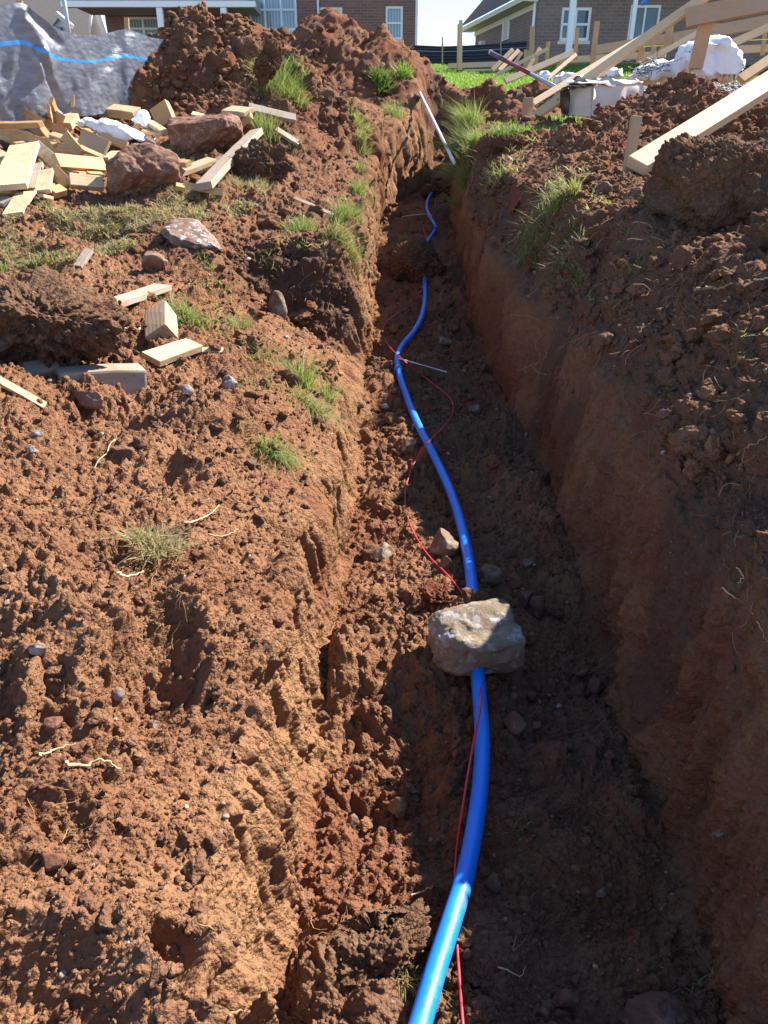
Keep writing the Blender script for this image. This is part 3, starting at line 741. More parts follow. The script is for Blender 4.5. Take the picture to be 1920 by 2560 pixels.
# ease the heights so the pipe is smooth over the crumbs
zs = np.array([q.z for q in P0]); zs = np.convolve(np.pad(zs, 1, mode='edge'), [.25, .5, .25], 'valid')
def rez(p, z):   # slide along the view ray to height z
    return Vector(p)*(z/p.z)
P0 = [rez(q, z) for q, z in zip(P0, zs)]
P0[-1] += Vector((0, 0, .07))
pc = catmull(P0, 10)
Vs, Fs = tube_vf(pc, PR, 20)
pipe = pymesh('water_pipe', Vs, Fs, M['pipe'], P0[0])
tag(pipe, 'long bright blue plastic water pipe snaking along the trench floor under the grey rock', 'water pipe')
def near_pipe(p, r=.04): 
    return min((p-q).length for q in pc) < r
m = NT('red_wire'); m.pbr((0.62, 0.03, 0.045), .4, spec=.5); M['wire'] = m.m
ww = [(1003,2262),(1000,2212),(990,2080),(983,1950),(985,1850),(1000,1740,.05),(1020,1620,.085),(1035,1545,.098),(1040,1508,.095),(1037,1475,.06),(1034,1400,.03),(1018,1322,.045),(990,1270),(960,1235),(930,1205),(905,1170),(885,1130),(875,1085),(880,1040),(900,990,.05),(930,950,.11),(960,920,.03),(978,890),(975,865),(950,840),(905,805,.03),(866,773,.11),(835,740,.03),(828,710),(840,690),(870,670),(900,650),(912,620,.06),(917,595,.10),(919,556,.10),(922,520,.09),(915,490),(932,470,.09),(941,440),(932,425,.09)]
wp = floor_pts(ww, .022)
w1 = catmull(wp, 8)
Vs, Fs = tube_vf(w1, .0030, 6); wire = pymesh('tracer_wire', Vs, Fs, M['wire'], wp[0])
tag(wire, 'thin red tracer wire looping along beside the blue pipe', 'wire')
M['white_plastic'] = simple('white_plastic', (.75, .76, .78), .4)
def tie(pxs, label):
    pts = floor_pts(pxs, .03); q = catmull(pts, 6)
    a = tube_vf(q, .0035, 6)
    # the loop that holds the wire to the pipe
    c = min(pc, key=lambda k: (k-pts[0]).length); i = pc.index(c); t = (pc[min(i+1, len(pc)-1)]-pc[i-1]).normalized()
    s = t.cross(Vector((0, 0, 1))).normalized(); u = s.cross(t)
    ring = [c+(s*math.cos(k*math.pi/8)+u*math.sin(k*math.pi/8))*(PR+.004) for k in range(17)]
    b = tube_vf(ring, .0032, 6, cap=False)
    hd = tube_vf([c+u*(PR+.002)-t*.004, c+u*(PR+.012)+t*.004], .006, 6)
    Vs, Fs = merge([a, b, hd]); o = pymesh('cable_tie', Vs, Fs, M['white_plastic'], pts[0]); tag(o, label, 'cable tie', 'white cable ties on the pipe')
tie([(861, 774, .09), (900, 785, .10), (935, 795, .07), (966, 804, .03)], 'white cable tie whose long tail points right across the trench floor')
tie([(921, 462, .09), (905, 463, .08), (888, 465, .05), (868, 468, .02)], 'white cable tie whose tail points left near the far end of the blue pipe')
# white rod leaning across the far end of the trench
A = U(1031, 194, 14.9); B = U(1136, 408, 9.7)
M['pvc'] = simple('pvc', (.72, .72, .70), .35, 8, .1)
Vs, Fs = tube_vf([A+(B-A)*t for t in np.linspace(0, 1, 6)], .021, 12); rod = pymesh('plastic_conduit', Vs, Fs, M['pvc'], A)
tag(rod, 'long thin white conduit leaning diagonally across the far end of the trench', 'conduit')
Vs, Fs = tube_vf([A+(A-B).normalized()*.10, A-(A-B).normalized()*.03], .03, 12)
o = pymesh('coupling', Vs, Fs, simple('grey_plastic', (.35, .38, .42), .4), (0, 0, 0), parent=rod); o.location = -A

# ------------------------------------------------------------------ stones
def at19(x, y, h=0): return hit(x*S19, y*S19, h)[0]
def stone(x, y, w, hh, dep, mat, label, seed, name='stone', cat='stone', group=None, sink=.25, rz=0, ang=.22, sub=3, **k):
    p = at19(x, y+hh*.3); s = pxm(p)*S19
    return rock(name, p, (w*s, dep*s if dep else w*s, hh*s*1.15), mat, label, cat, seed, group, sink, rz, ang, sub, **k)
# the big rock lying over the pipe
p = at19(1035, 1440); s = pxm(p)*S19
M['big_rock'] = stone_mat('big_rock', (0.25, 0.20, 0.135), (0.175, 0.125, 0.08), (0.33, 0.32, 0.31), dirt=(0.135, 0.082, .05), dirty=0.85)
rock('rock', at19(1031, 1430)+Vector((0, .01, .03)), (.31, .24, .185), M['big_rock'], 'largest grey and tan rock, lying on top of the blue pipe', 'rock', 4251, sink=.16, rz=.1, facets=5, sub=5, ang=.2, box=.66)
stone(828, 1190, 62, 45, 45, M['pale_stone'], 'pale cream stone on the sunlit side of the trench floor', 71)
stone(958, 1172, 70, 62, 60, M['limestone'], 'rough tan stone half in sun, against the left side of the blue pipe', 72)
stone(965, 1215, 34, 28, 25, M['limestone'], 'small tan stone in front of the rough tan one beside the pipe', 73)
stone(1060, 1240, 56, 46, 40, M['limestone'], 'grey brown stone in shade just right of the blue pipe', 74)
stone(1108, 1190, 20, 34, 20, M['brown_stone'], 'narrow brown stone in shade near the foot of the right wall', 75)
stone(1140, 1216, 28, 20, 20, M['grey_stone'], 'small grey stone in shade close to the right wall', 76)
stone(1133, 1290, 42, 52, 34, M['brown_stone'], 'upright brown stone, left one of a touching pair beyond the big rock', 77)
stone(1162, 1308, 40, 62, 30, M['brown_stone'], 'pointed brown stone, right one of a touching pair beyond the big rock', 78)
stone(1288, 1480, 40, 54, 34, M['brown_stone'], 'reddish stone at the foot of the right wall, right of the big rock', 79)
stone(1110, 1560, 56, 50, 50, M['red_rock'], 'dull reddish round stone in shade just below the big rock', 80)
stone(1066, 1900, 34, 66, 24, M['limestone'], 'long tapering tan stone lying right of the blue pipe', 81)
stone(1300, 1926, 34, 24, 16, M['grey_stone'], 'flat bluish grey chip on the shaded floor', 82, rz=.5)
stone(958, 736, 46, 20, 26, M['limestone'], 'flat pale stone on the shaded floor right of the pipe bend', 83)
stone(1022, 884, 36, 22, 24, M['limestone'], 'small pale stone beside the red wire loop', 84)
stone(1405, 2180, 150, 95, 90, M['brown_stone'], 'big brown rock at the foot of the right wall at the bottom of the picture', 85, sub=4)
stone(1218, 2150, 66, 50, 50, M['red_rock'], 'reddish stone left of the big brown rock at the bottom', 86)
stone(1555, 1795, 36, 18, 14, M['white_stone'], 'whitish stone stuck in the shaded right wall', 87, sink=.4)
stone(84, 1398, 42, 38, 30, M['white_stone'], 'white lumpy stone on the left bank beside a dark hollow', 88)
stone(256, 1497, 30, 28, 28, M['grey_stone'], 'smooth round grey pebble on the left bank', 89, ang=.08, facets=0)
stone(335, 1563, 26, 24, 22, M['white_stone'], 'small white stone right of and below the round grey pebble', 90)
stone(497, 826, 36, 32, 26, M['white_stone'], 'pale stone on the crumbs right of the embedded beam', 91)
stone(405, 843, 34, 22, 22, M['white_stone'], 'flat whitish stone between the beam end and the pale stone', 92)
stone(70, 970, 30, 22, 22, M['white_stone'], 'small bluish white stone at the left edge below the stick', 93)
stone(80, 938, 38, 16, 20, M['white_stone'], 'flat bluish white stone just above another at the left edge', 94)
stone(265, 975, 52, 32, 30, M['brown_stone'], 'lumpy tan stone beside a thin pale stick', 95)
stone(343, 566, 48, 30, 22, M['pale_stone'], 'flat pale slab of stone above the weathered plank', 96)
stone(190, 862, 100, 50, 45, M['red_rock'], 'long reddish rock in front of the embedded beam', 97, rz=-.5, sub=4)
stone(600, 662, 46, 74, 34, M['limestone'], 'upright grey brown rock set in the lip of the dark cut bank', 98, sink=.35)
stone(330, 560, 60, 46, 40, M['red_rock'], 'dark red brown stone behind the pale slab', 99)
stone(540, 1000, 40, 22, 25, M['brown_stone'], 'flat brown stone below the hanging grass on the left bank', 100)
stone(1370, 420, 38, 32, 30, M['brown_stone'], 'brown stone left of the foot of the grey post', 101)
stone(1305, 410, 40, 28, 28, M['brown_stone'], 'reddish stone on the right bank, two stones left of the grey post', 102)
stone(115, 1855, 60, 40, 44, M['red_rock'], 'tan stone in the lower left bank catching the sun', 103)
stone(120, 1560, 50, 40, 40, M['red_rock'], 'brown stone on the left bank at the left edge', 104)
stone(860, 1735, 50, 46, 40, M['limestone'], 'tan stone among lit crumbs left of the pipe, low in the picture', 105)
stone(767, 1772, 34, 40, 30, M['limestone'], 'pointed tan stone on the sunlit floor at the foot of the left wall', 106)
stone(885, 962, 44, 30, 34, M['limestone'], 'tan stone at the shadow edge left of the pipe', 107)
stone(830, 878, 26, 18, 20, M['pale_stone'], 'small pale stone on the sunlit floor near the wire bend', 108)
stone(777, 875, 30, 18, 22, M['limestone'], 'tan stone at the foot of the left wall', 109)
# the large rocks on the grass strip at the left
p = at19(298, 432); s = pxm(p)*S19
rock('rock', p+Vector((0, .2, -.02)), (160*s, 120*s, 122*s), M['red_rock'], 'jagged red brown boulder in front of the lumber scraps', 'boulder', 2210, 'boulders by the lumber scraps', sink=.06, rz=-.3, facets=9, sub=5, ang=.34, bumpy=.12, box=.75)
p = at19(435, 338); s = pxm(p)*S19
rock('rock', p+Vector((0, .2, -.02)), (165*s, 110*s, 100*s), M['red_rock'], 'blocky earth coated boulder between the white sack and the long beam', 'boulder', 2223, 'boulders by the lumber scraps', sink=.04, rz=.1, facets=4, sub=5, ang=.22, bumpy=.20, box=.6)
p = at19(400, 530); s = pxm(p)*S19
M['lime_flat'] = stone_mat('lime_flat', (0.19, 0.13, 0.095), (0.15, 0.08, 0.05), (0.42, 0.42, 0.43), dirty=0.6)
rock('rock', p+Vector((0, .1, -.02)), (170*s, 190*s, 85*s), M['lime_flat'], 'broad flat rock with white patches, sunk in the left bank', 'boulder', 2238, 'boulders by the lumber scraps', sink=.3, rz=.2, facets=9, sub=5, ang=.2, bumpy=.03)

# ------------------------------------------------------------------ clumps of sod and clay
p = at19(100, 800); s = pxm(p)*S19
rock('earth_clump', p+Vector((-.05, .12, 0)), (300*s, 250*s, 235*s), M['sod_soil'], 'huge dark root bound lump of earth at the left edge', 'earth clump', 3301, 'lumps of earth', sink=.14, facets=5, sub=6, ang=.5, bumpy=.5, box=.88)
p = at19(905, 600); s = pxm(p)*S19
CL1 = rock('earth_clump', p+Vector((.0, .12, 0)), (118*s, 130*s, 85*s), M['sod_soil'], 'sod lump with grass on top lying across the pipe in the trench', 'earth clump', 3302, 'lumps of earth', sink=.15, facets=3, sub=5, ang=.3, bumpy=.4)
p = at19(815, 2075); s = pxm(p)*S19
rock('earth_clump', p+Vector((0, .04, 0)), (290*s, 260*s, 150*s), M['sod_soil'], 'rooty brown lump of sod left of the pipe near the bottom of the picture', 'earth clump', 3309, 'lumps of earth', sink=.42, facets=2, sub=6, ang=.3, bumpy=.4)
p = at19(770, 2215); s = pxm(p)*S19
rock('earth_clump', p+Vector((0, .02, 0)), (290*s, 200*s, 105*s), M['clods'], 'crumbly lump of clay at the bottom edge, left of the pipe', 'earth clump', 3304, 'lumps of earth', sink=.5, facets=1, sub=6, ang=.3, bumpy=.5)
p = at19(945, 1300); s = pxm(p)*S19
rock('earth_clump', p, (120*s, 110*s, 75*s), M['red_soil'], 'red crumbly clod left of the red wire, just beyond the big rock', 'earth clump', 3305, 'lumps of earth', sink=.3, facets=3, sub=5, ang=.35, bumpy=.6)
p = at19(1500, 600); q = U(1790, 690, 3.35)
rock('earth_clump', Vector((1.93, 3.85, -.36)), (1.15, 1.0, .54), M['sod_soil'], 'big overturned block of rooty topsoil on the right bank', 'earth clump', 3306, 'lumps of earth', sink=.22, facets=4, sub=7, ang=.4, bumpy=.28, rz=.2, box=.6)
rock('earth_clump', Vector((1.65, 2.85, -.42)), (.75, .6, .42), M['sod_soil'], 'dark lump of topsoil at the right edge in front of the overturned block', 'earth clump', 3307, 'lumps of earth', sink=.3, facets=4, sub=6, ang=.4, bumpy=.3, rz=.2, box=.7)
p = at19(1180, 355)
rock('earth_clump', Vector((1.2, 7.9, -.08)), (.5, .55, .28), M['sod_soil'], 'sod block with clover on top on the right lip of the trench', 'earth clump', 3308, 'lumps of earth', sink=.25, facets=4, sub=5, ang=.3, bumpy=.3)
rock('earth_clump', Vector((.83, 12.1, -.68)), (.55, .5, .32), M['sod_soil'], 'dark mossy lump at the far end of the trench floor', 'earth clump', 3309, 'lumps of earth', sink=.2, facets=4, sub=4, ang=.3, bumpy=.4)
p = at19(552, 388); s = pxm(p)*S19
rock('earth_clump', p+Vector((0, .15, 0)), (150*s, 110*s, 90*s), M['sod_soil'], 'brown lump of soil against the right side of the long diagonal beam', 'earth clump', 3310, 'lumps of earth', sink=.2, facets=3, sub=5, ang=.3, bumpy=.5)
p = at19(560, 120)
rock('earth_clump', U(668, 165, 9.6), (.42, .4, .5), M['sod_soil'], 'dark upright wedge of earth low on the largest heap', 'earth clump', 3311, 'lumps of earth', sink=.4, facets=6, sub=5, ang=.3, bumpy=.25)
rock('earth_clump', at19(375, 1190), (.15, .14, .10), M['sod_soil'], 'small sod clump with straw grass on the near left bank', 'earth clump', 3312, 'lumps of earth', sink=.2, facets=3, sub=5, ang=.3, bumpy=.5)

# ------------------------------------------------------------------ scrap lumber at the left (crop coordinates -> photograph pixels)
def c5(x, y): return (x*.2893, 220+y*.2893)
def c6(x, y): return (380+x*.2893, 220+y*.2893)
def c3(x, y): return (x*.5787, 500+y*.5787)
LG = 'scraps of lumber thrown in a pile'
def scrap(fn, a, b, w, h1, h2, label, mat='wood', t=.36, roll=0.0, nrm=None, name='lumber_scrap', cat='wood scrap', group=LG, rough=.004):
    if fn is c3: h1 -= .028; h2 -= .028
    pa = hit(*fn(*a), h1)[0]; pb = hit(*fn(*b), h2)[0]
    s = (pxm(pa)+pxm(pb))/2*(.5787 if fn is c3 else .2893)
    return timber(name, pa, pb, w*s*1.12, w*s*t*1.1, M[mat], label, cat, group, roll, nrm, rough=rough)
scrap(c5, (0, 385), (700, 590), 105, .12, .06, 'long orange tinted beam sloping down to the right across the pile', t=.42, roll=50)
scrap(c5, (-60, 318), (355, 312), 45, .22, .22, 'level beam along the upper left edge of the pile', t=.9)
scrap(c5, (168, 190), (370, 290), 50, .24, .2, 'upper of two orange boards slanting down from the top left of the pile', t=.5, roll=40)
scrap(c5, (200, 215), (575, 390), 55, .2, .16, 'longer orange board slanting down to the middle of the pile', t=.5, roll=40)
scrap(c5, (350, 325), (480, 495), 45, .2, .1, 'narrow board on edge between the two long beams', t=.5)
scrap(c5, (420, 180), (450, 300), 62, .30, .1, 'short orange block standing up with a pointed end', nrm=(0, -1, .2))
scrap(c5, (445, 100), (480, 200), 48, .36, .2, 'reddish splintered board end standing behind the pointed block', nrm=(.2, -1, .2), t=.5)
scrap(c5, (625, 108), (630, 250), 80, .32, .05, 'pale speckled board standing upright at the back of the pile', 'wood_pale', nrm=(-.2, -1, .3))
scrap(c5, (525, 215), (480, 330), 80, .2, .08, 'greyish board leaning left beside the upright speckled board', 'wood_form', nrm=(-.2, -1, .5))
scrap(c5, (630, 245), (560, 330), 105, .16, .08, 'short pale block with a lit top below the upright speckled board', 'wood_pale', t=.5)
scrap(c5, (960, 195), (1190, 225), 100, .14, .12, 'pale chunky block at the back of the pile behind the white sack', 'wood_pale', t=.65)
scrap(c5, (765, 205), (838, 210), 70, .12, .1, 'small square pale offcut at the back of the pile', 'wood_pale', t=.5, nrm=(0, -1, .4))
scrap(c5, (850, 215), (945, 240), 60, .1, .08, 'small orange offcut left of the chunky block', t=.6)
scrap(c5, (1375, 150), (1450, 320), 150, .22, .05, 'thick orange block leaning behind the blocky boulder', nrm=(-.3, -1, .35), t=.5)
scrap(c5, (1290, 300), (1425, 385), 55, .12, .1, 'short pale board end right of the white sack', 'wood_pale', t=.6)
scrap(c5, (1210, 370), (1420, 400), 40, .08, .08, 'thin orange batten under the right end of the white sack', t=.6)
scrap(c5, (1300, 445), (1325, 580), 78, .2, .04, 'dark veined board standing in the grass behind the jagged boulder', 'wood_old', nrm=(0, -1, .4), t=.3)
scrap(c5, (560, 410), (700, 580), 80, .22, .12, 'board leaning right in the middle of the pile', nrm=(-.3, -1, .6), t=.4)
scrap(c5, (700, 415), (930, 520), 110, .24, .2, 'shaded board on edge with a pale torn right end', 'wood_form', nrm=(0, -1, .3), t=.4)
scrap(c5, (850, 420), (1100, 500), 60, .14, .1, 'orange board below the white sack', t=.5, roll=40)
scrap(c5, (440, 400), (690, 470), 55, .14, .12, 'flat pale board in the middle of the pile', 'wood_pale', t=.4)
scrap(c5, (690, 510), (890, 590), 70, .14, .1, 'pale flat offcut in front of the shaded board on edge', 'wood_pale', t=.4)
scrap(c5, (215, 500), (85, 860), 235, .22, .10, 'widest speckled plank, lying tilted at the left edge of the pile', 'wood_pale', t=.18)
scrap(c5, (310, 500), (500, 670), 95, .16, .08, 'speckled board end right of the widest plank', 'wood_pale', t=.5, roll=20)
scrap(c5, (480, 630), (895, 670), 100, .16, .14, 'thick level board with a pale notched right end', t=.45, roll=55)
scrap(c5, (450, 700), (590, 850), 100, .10, .04, 'pale board slanting down left of the jagged boulder', t=.4, roll=20)
scrap(c5, (340, 660), (270, 880), 66, .12, .05, 'narrow board along the right edge of the widest plank', 'wood_old', t=.5)
scrap(c5, (395, 720), (370, 900), 115, .12, .03, 'speckled pale board with a rounded worn end', 'wood_pale', t=.3)
scrap(c5, (600, 800), (890, 830), 100, .09, .08, 'lower level board left of the jagged boulder', 'wood_pale', t=.6, roll=30)
scrap(c5, (530, 680), (640, 750), 40, .10, .06, 'thin pale stick between two level boards', 'wood_pale', t=.5)
scrap(c5, (655, 740), (750, 745), 55, .08, .06, 'small pale offcut above the lower level board', t=.6)
scrap(c5, (760, 745), (885, 752), 50, .08, .08, 'small orange offcut touching the jagged boulder', t=.6)
scrap(c5, (440, 905), (545, 880), 80, .05, .05, 'short square ended block in front of the pile', t=.7, nrm=(0, -1, .6))
scrap(c5, (-40, 870), (130, 870), 95, .06, .06, 'orange beam end poking in at the left edge', t=.6, nrm=(0, -1, .5))
scrap(c5, (230, 900), (110, 1090), 150, .04, .02, 'speckled particle board sheet lying at the foot of the widest plank', 'wood_pale', t=.12)
scrap(c5, (350, 930), (440, 950), 50, .04, .03, 'small pale chip in front of the rounded board', 'wood_pale', t=.5)
scrap(c5, (-20, 970), (80, 990), 110, .03, .03, 'flat grey offcut at the left edge below the beam end', 'wood_old', t=.3)
scrap(c5, (-50, 560), (60, 620), 90, .1, .1, 'board end cut off by the left edge above the beam end', 'wood_pale', t=.5)
scrap(c5, (115, 250), (200, 255), 70, .2, .15, 'small greyish block at the top left of the pile', 'wood_form', t=.7, nrm=(0, -1, .5))
scrap(c5, (-5, 240), (20, 330), 45, .25, .1, 'board end leaning at the far left of the pile', 'wood_form', nrm=(0, -1, .3))
scrap(c5, (120, 350), (260, 420), 60, .08, .06, 'flat offcut lying between the two long beams', 'wood_pale', t=.5)
scrap(c6, (100, 640), (315, 655), 60, .10, .10, 'pale block with a dark knot right of the jagged boulder', t=.7)
scrap(c6, (150, 760), (520, 625), 90, .05, .07, 'broad pinkish board lying below the blocky boulder', 'wood_form', t=.4)
scrap(c6, (450, 850), (905, 380), 112, .15, .19, 'long weathered beam lying diagonally, with a lit speckled face', 'wood_old', t=.45, roll=-12)
scrap(c6, (280, 840), (620, 905), 52, .07, .05, 'thin lath crossing the foot of the long diagonal beam', t=.25, roll=40)
scrap(c6, (205, 850), (280, 865), 62, .05, .05, 'short offcut right of the foot of the jagged boulder', t=.6)
scrap(c6, (835, 170), (1240, 265), 66, .14, .12, 'speckled board lying across the thick grass tuft', 'wood_old', t=.5, roll=20)
scrap(c6, (1070, 360), (1270, 485), 52, .08, .03, 'short board slanting down to the right beneath the tuft', 'wood_old', t=.5)
scrap(c6, (890, 580), (955, 485), 78, .03, .08, 'short square board end standing beside the long diagonal beam', 'wood_pale', t=.4, nrm=(-.1, -1, .5))
scrap(c6, (1235, 950), (1570, 1100), 34, .03, .02, 'thin grey splintered lath on the crumbs near the trench lip', 'wood_old', t=.3)
scrap(c6, (722, 200), (728, 480), 66, .26, .02, 'board standing upright against the blocky boulder', 'wood_form', nrm=(.5, -1, .1), t=.4)
scrap(c6, (650, 190), (840, 210), 110, .16, .12, 'triangular pale offcut behind the blocky boulder', 'wood_pale', t=.3)
scrap(c6, (750, 330), (860, 235), 70, .08, .12, 'short block under the triangular offcut', t=.5)
scrap(c6, (345, 225), (455, 250), 55, .08, .08, 'tiny broken offcut on the heap behind the blocky boulder', 'wood_pale', t=.4)
scrap(c6, (520, 650), (605, 610), 62, .06, .06, 'small grey offcut next to the broad pinkish board', 'wood_form', t=.4)
scrap(c3, (440, 465), (705, 375), 75, .03, .05, 'weathered splitting plank half buried in the left bank', 'wood_old', t=.3, rough=.008)
scrap(c3, (500, 545), (655, 562), 38, .03, .03, 'slim board whose end meets the reddish cube of wood', 'wood_form', t=.4)
scrap(c3, (695, 490), (700, 600), 100, .09, .02, 'reddish cube shaped beam end in the left bank', 'wood_form', nrm=(-.1, -1, .35), t=.8)
scrap(c3, (650, 690), (840, 625), 88, .05, .05, 'pale speckled flat offcut below the reddish beam end', 'wood_pale', t=.3)
scrap(c3, (840, 650), (965, 652), 28, .03, .02, 'thin pale stick right of the speckled flat offcut', 'wood_pale', t=.4)
scrap(c3, (250, 790), (620, 775), 125, .02, .04, 'thick beam sticking out from under the huge dark lump', 'wood_old', t=.85, roll=-25, rough=.008)
scrap(c3, (-20, 770), (195, 890), 30, .07, .04, 'pale stick slanting down under the huge dark lump', 'wood_pale', t=.6)
scrap(c3, (335, 290), (385, 218), 34, .02, .07, 'small stub of wood behind the huge dark lump', 'wood_old', t=.5)
scrap(c3, (135, 70), (175, 180), 62, .02, .02, 'thin pale shingle of wood on dry grass at the left', 'wood_pale', t=.15)
scrap(c3, (110, 750), (255, 725), 80, .02, .02, 'dark beam with a bluish end beneath the huge dark lump', 'wood_old', t=.7)
scrap(c3, (440, 60), (560, 90), 30, .02, .02, 'curved bark strip on the dry grass below the boulders', 'wood_form', t=.3)
for (a_, b_, w_, h1, h2, lab, mt) in [
 ((60, 440), (210, 500), 60, .05, .04, 'orange offcut under the long sloping beam near the left edge', 'wood'),
 ((330, 560), (450, 600), 60, .04, .03, 'pale offcut jammed under the speckled board end right of the widest plank', 'wood_pale'),
 ((560, 560), (700, 640), 60, .03, .04, 'grey offcut under the thick level board', 'wood_form'),
 ((700, 330), (800, 400), 60, .05, .04, 'orange offcut poking out under the left end of the woven sack', 'wood'),
 ((900, 620), (1000, 560), 70, .04, .05, 'pale offcut behind the jagged boulder', 'wood_pale'),
 ((1050, 560), (1190, 590), 50, .03, .03, 'thin orange offcut in the grass right above the jagged boulder', 'wood'),
 ((60, 1010), (200, 960), 70, .02, .02, 'grey flat offcut across the particle board sheet', 'wood_form'),
 ((480, 780), (430, 870), 60, .03, .02, 'orange chip between the rounded worn board and the square ended block', 'wood'),
 ((560, 330), (660, 300), 60, .05, .06, 'pale offcut at the left tip of the woven sack', 'wood_pale'),
 ((-60, 700), (60, 760), 90, .05, .04, 'wide pale board end at the left edge beside the widest plank', 'wood_pale'),
 ((240, 330), (340, 400), 60, .04, .04, 'grey offcut between the two orange slanting boards and the level beam', 'wood_form'),
 ((1100, 640), (1260, 700), 60, .02, .03, 'orange offcut just behind the top of the jagged boulder', 'wood')]:
    scrap(c5, a_, b_, w_, h1, h2, lab, mt, t=.45)
# thin sticks and straws
def stick(pts, r, label, mat='straw', name='stick', cat='stick', group='sticks and roots on the soil', h=.01, seed=0, s=S19):
    q = [hit(x*s, y*s, h)[0] for x, y in pts]; q = catmull(q, 6)
    n = len(q); rs_ = random.Random(int(pts[0][0]*7+pts[0][1])); q = [v_+Vector((rs_.uniform(-1, 1), rs_.uniform(-1, 1), rs_.uniform(-.3, .8)))*r*.9 for v_ in q]; rr = [r*.68*(1.1-.75*i/(n-1))*rs_.uniform(.8, 1.2) for i in range(n)]
    Vs, Fs = tube_vf(q, rr, 7); o = pymesh(name, Vs, Fs, M[mat], q[0]); return tag(o, label, cat, group)
stick([(247, 950), (225, 985), (200, 1013)], .0045, 'pale straight stick on the left bank beside a lumpy stone')
stick([(140, 1650), (185, 1652), (222, 1645), (258, 1664)], .0042, 'kinked pale stick low on the left bank', h=.015)
stick([(85, 1632), (120, 1620), (162, 1606)], .0035, 'tan stick above the kinked pale stick')
stick([(253, 1240), (275, 1247), (312, 1235)], .0045, 'pale curved root poking out of the straw clump', h=.03)
stick([(400, 1130), (440, 1120), (475, 1092)], .0038, 'pale stalk curving up to the right above the straw clump', h=.03)
stick([(450, 1156), (485, 1158), (512, 1145)], .0035, 'short pale stalk right of the straw clump', h=.02)
stick([(1503, 628), (1530, 622), (1555, 625), (1578, 615)], .009, 'reddish forked root sticking out of the right bank', h=.04, mat='root')
stick([(1605, 622), (1630, 606), (1659, 603), (1690, 606)], .006, 'pale root at the right edge beside the reddish root', h=.04)
stick([(1540, 780), (1525, 800), (1515, 838)], .004, 'pale upright straw in the shade of the right bank', h=.02)
stick([(1590, 985), (1615, 965), (1640, 955), (1660, 940)], .004, 'yellow root tip at the right edge', h=.02, mat='root')
stick([(1560, 1270), (1585, 1290), (1600, 1300), (1625, 1310)], .003, 'curled yellow rootlet on the right wall', h=.02)
stick([(1590, 1225), (1605, 1245), (1595, 1262)], .003, 'short yellow rootlet above the curled one', h=.02)
stick([(1628, 1325), (1640, 1350), (1655, 1385)], .003, 'thin rootlet low on the right wall at the frame edge', h=.02)
stick([(493, 2195), (525, 2180), (545, 2190), (570, 2235)], .0028, 'twisted brown root at the bottom of the left bank', mat='root')
stick([(1075, 2090), (1100, 2098), (1125, 2110), (1135, 2085)], .0022, 'pale forked rootlet on the dark floor', h=.01)
stick([(1115, 2020), (1108, 2055), (1140, 2020)], .0018, 'thin dark rootlet on the shaded floor', mat='root')
stick([(890, 1935), (915, 1925), (935, 1915)], .003, 'short root tip touching the blue pipe', h=.03)
stick([(655, 765), (668, 760), (690, 790)], .003, 'brown twig on the near left bank', mat='root')
stick([(430, 1995), (470, 2010)], .002, 'small twig on the left bank', mat='root')
# fine root fibres hanging from the cut banks
def fibres(name, label, spots, seed):
    rr = random.Random(seed); parts = []
    for (x, y, wx, wy, n, L) in spots:
        for _ in range(n):
            p, nn = hit((x+rr.uniform(-wx, wx)), (y+rr.uniform(-wy, wy)))
            s = pxm(p); l = L*s*rr.uniform(.4, 1.3); d = Vector((rr.uniform(-1, .3), rr.uniform(-1, .1), rr.uniform(-1.2, .3))).normalized()
            q = [p+Vector((0, 0, -.003))]; 
            for k in range(5):
                d = (d+Vector((rr.uniform(-.5, .5), rr.uniform(-.5, .5), rr.uniform(-.6, .35)))).normalized(); q.append(q[-1]+d*l/5)
            q = [v+Vector((-.008, -.012, .008)) for v in q]
            parts.append(tube_vf(q, max(.0007, .75*s)*rr.uniform(.6, 1.2), 4, cap=False))
    Vs, Fs = merge(parts); o = pymesh(name, Vs, Fs, M['root'], (0, 0, 0)); tag(o, label, 'root fibres', None, 'stuff'); return o
fibres('root_fibres', 'fine pale root fibres dangling from the cut banks', [
    (1600, 620, 160, 120, 70, 60), (1500, 820, 160, 140, 80, 60), (1750, 650, 150, 160, 90, 55), (1700, 1000, 200, 200, 60, 55), (1350, 640, 90, 90, 30, 50),
    (760, 720, 90, 150, 45, 45), (140, 800, 130, 130, 70, 55), (930, 2350, 120, 120, 90, 80), (420, 1430, 80, 60, 50, 55), (1300, 2200, 180, 250, 30, 60), (250, 2080, 160, 120, 40, 60),
    (560, 1500, 200, 200, 14, 60), (1850, 1400, 60, 200, 24, 60), (1200, 430, 60, 40, 20, 30)], 4)

# ------------------------------------------------------------------ grass
T = tuft
T(695, 205, 110, 75, 900, M['grass'], 'tallest thick green tuft above the speckled board, on the slope of the heap', lean=(.1, -.1), spread=.9, width=.006)
T(735, 240, 70, 50, 350, M['grass'], 'dark green right side of the thick tuft below the largest heap', lean=(.3, -.2), width=.006)
T(665, 325, 60, 70, 420, M['grass'], 'bright green tuft between the speckled board and the long beam', lean=(0, -.1), width=.005)
T(730, 365, 70, 35, 220, M['grass_dry'], 'yellow green short tuft under the slanting short board', width=.005)
T(740, 178, 60, 30, 200, M['grass'], 'small yellow green tuft on the heap above the thick tuft', width=.006)
T(880, 285, 44, 34, 200, M['grass'], 'tuft on the left lip at the far right end of the red ridge', width=.006)
T(900, 320, 50, 50, 260, M['grass'], 'tuft hanging over the far left wall beyond two others', lean=(.5, -.3), width=.006)
T(985, 290, 50, 48, 260, M['grass'], 'bright tuft on the left lip near the white conduit', width=.006)
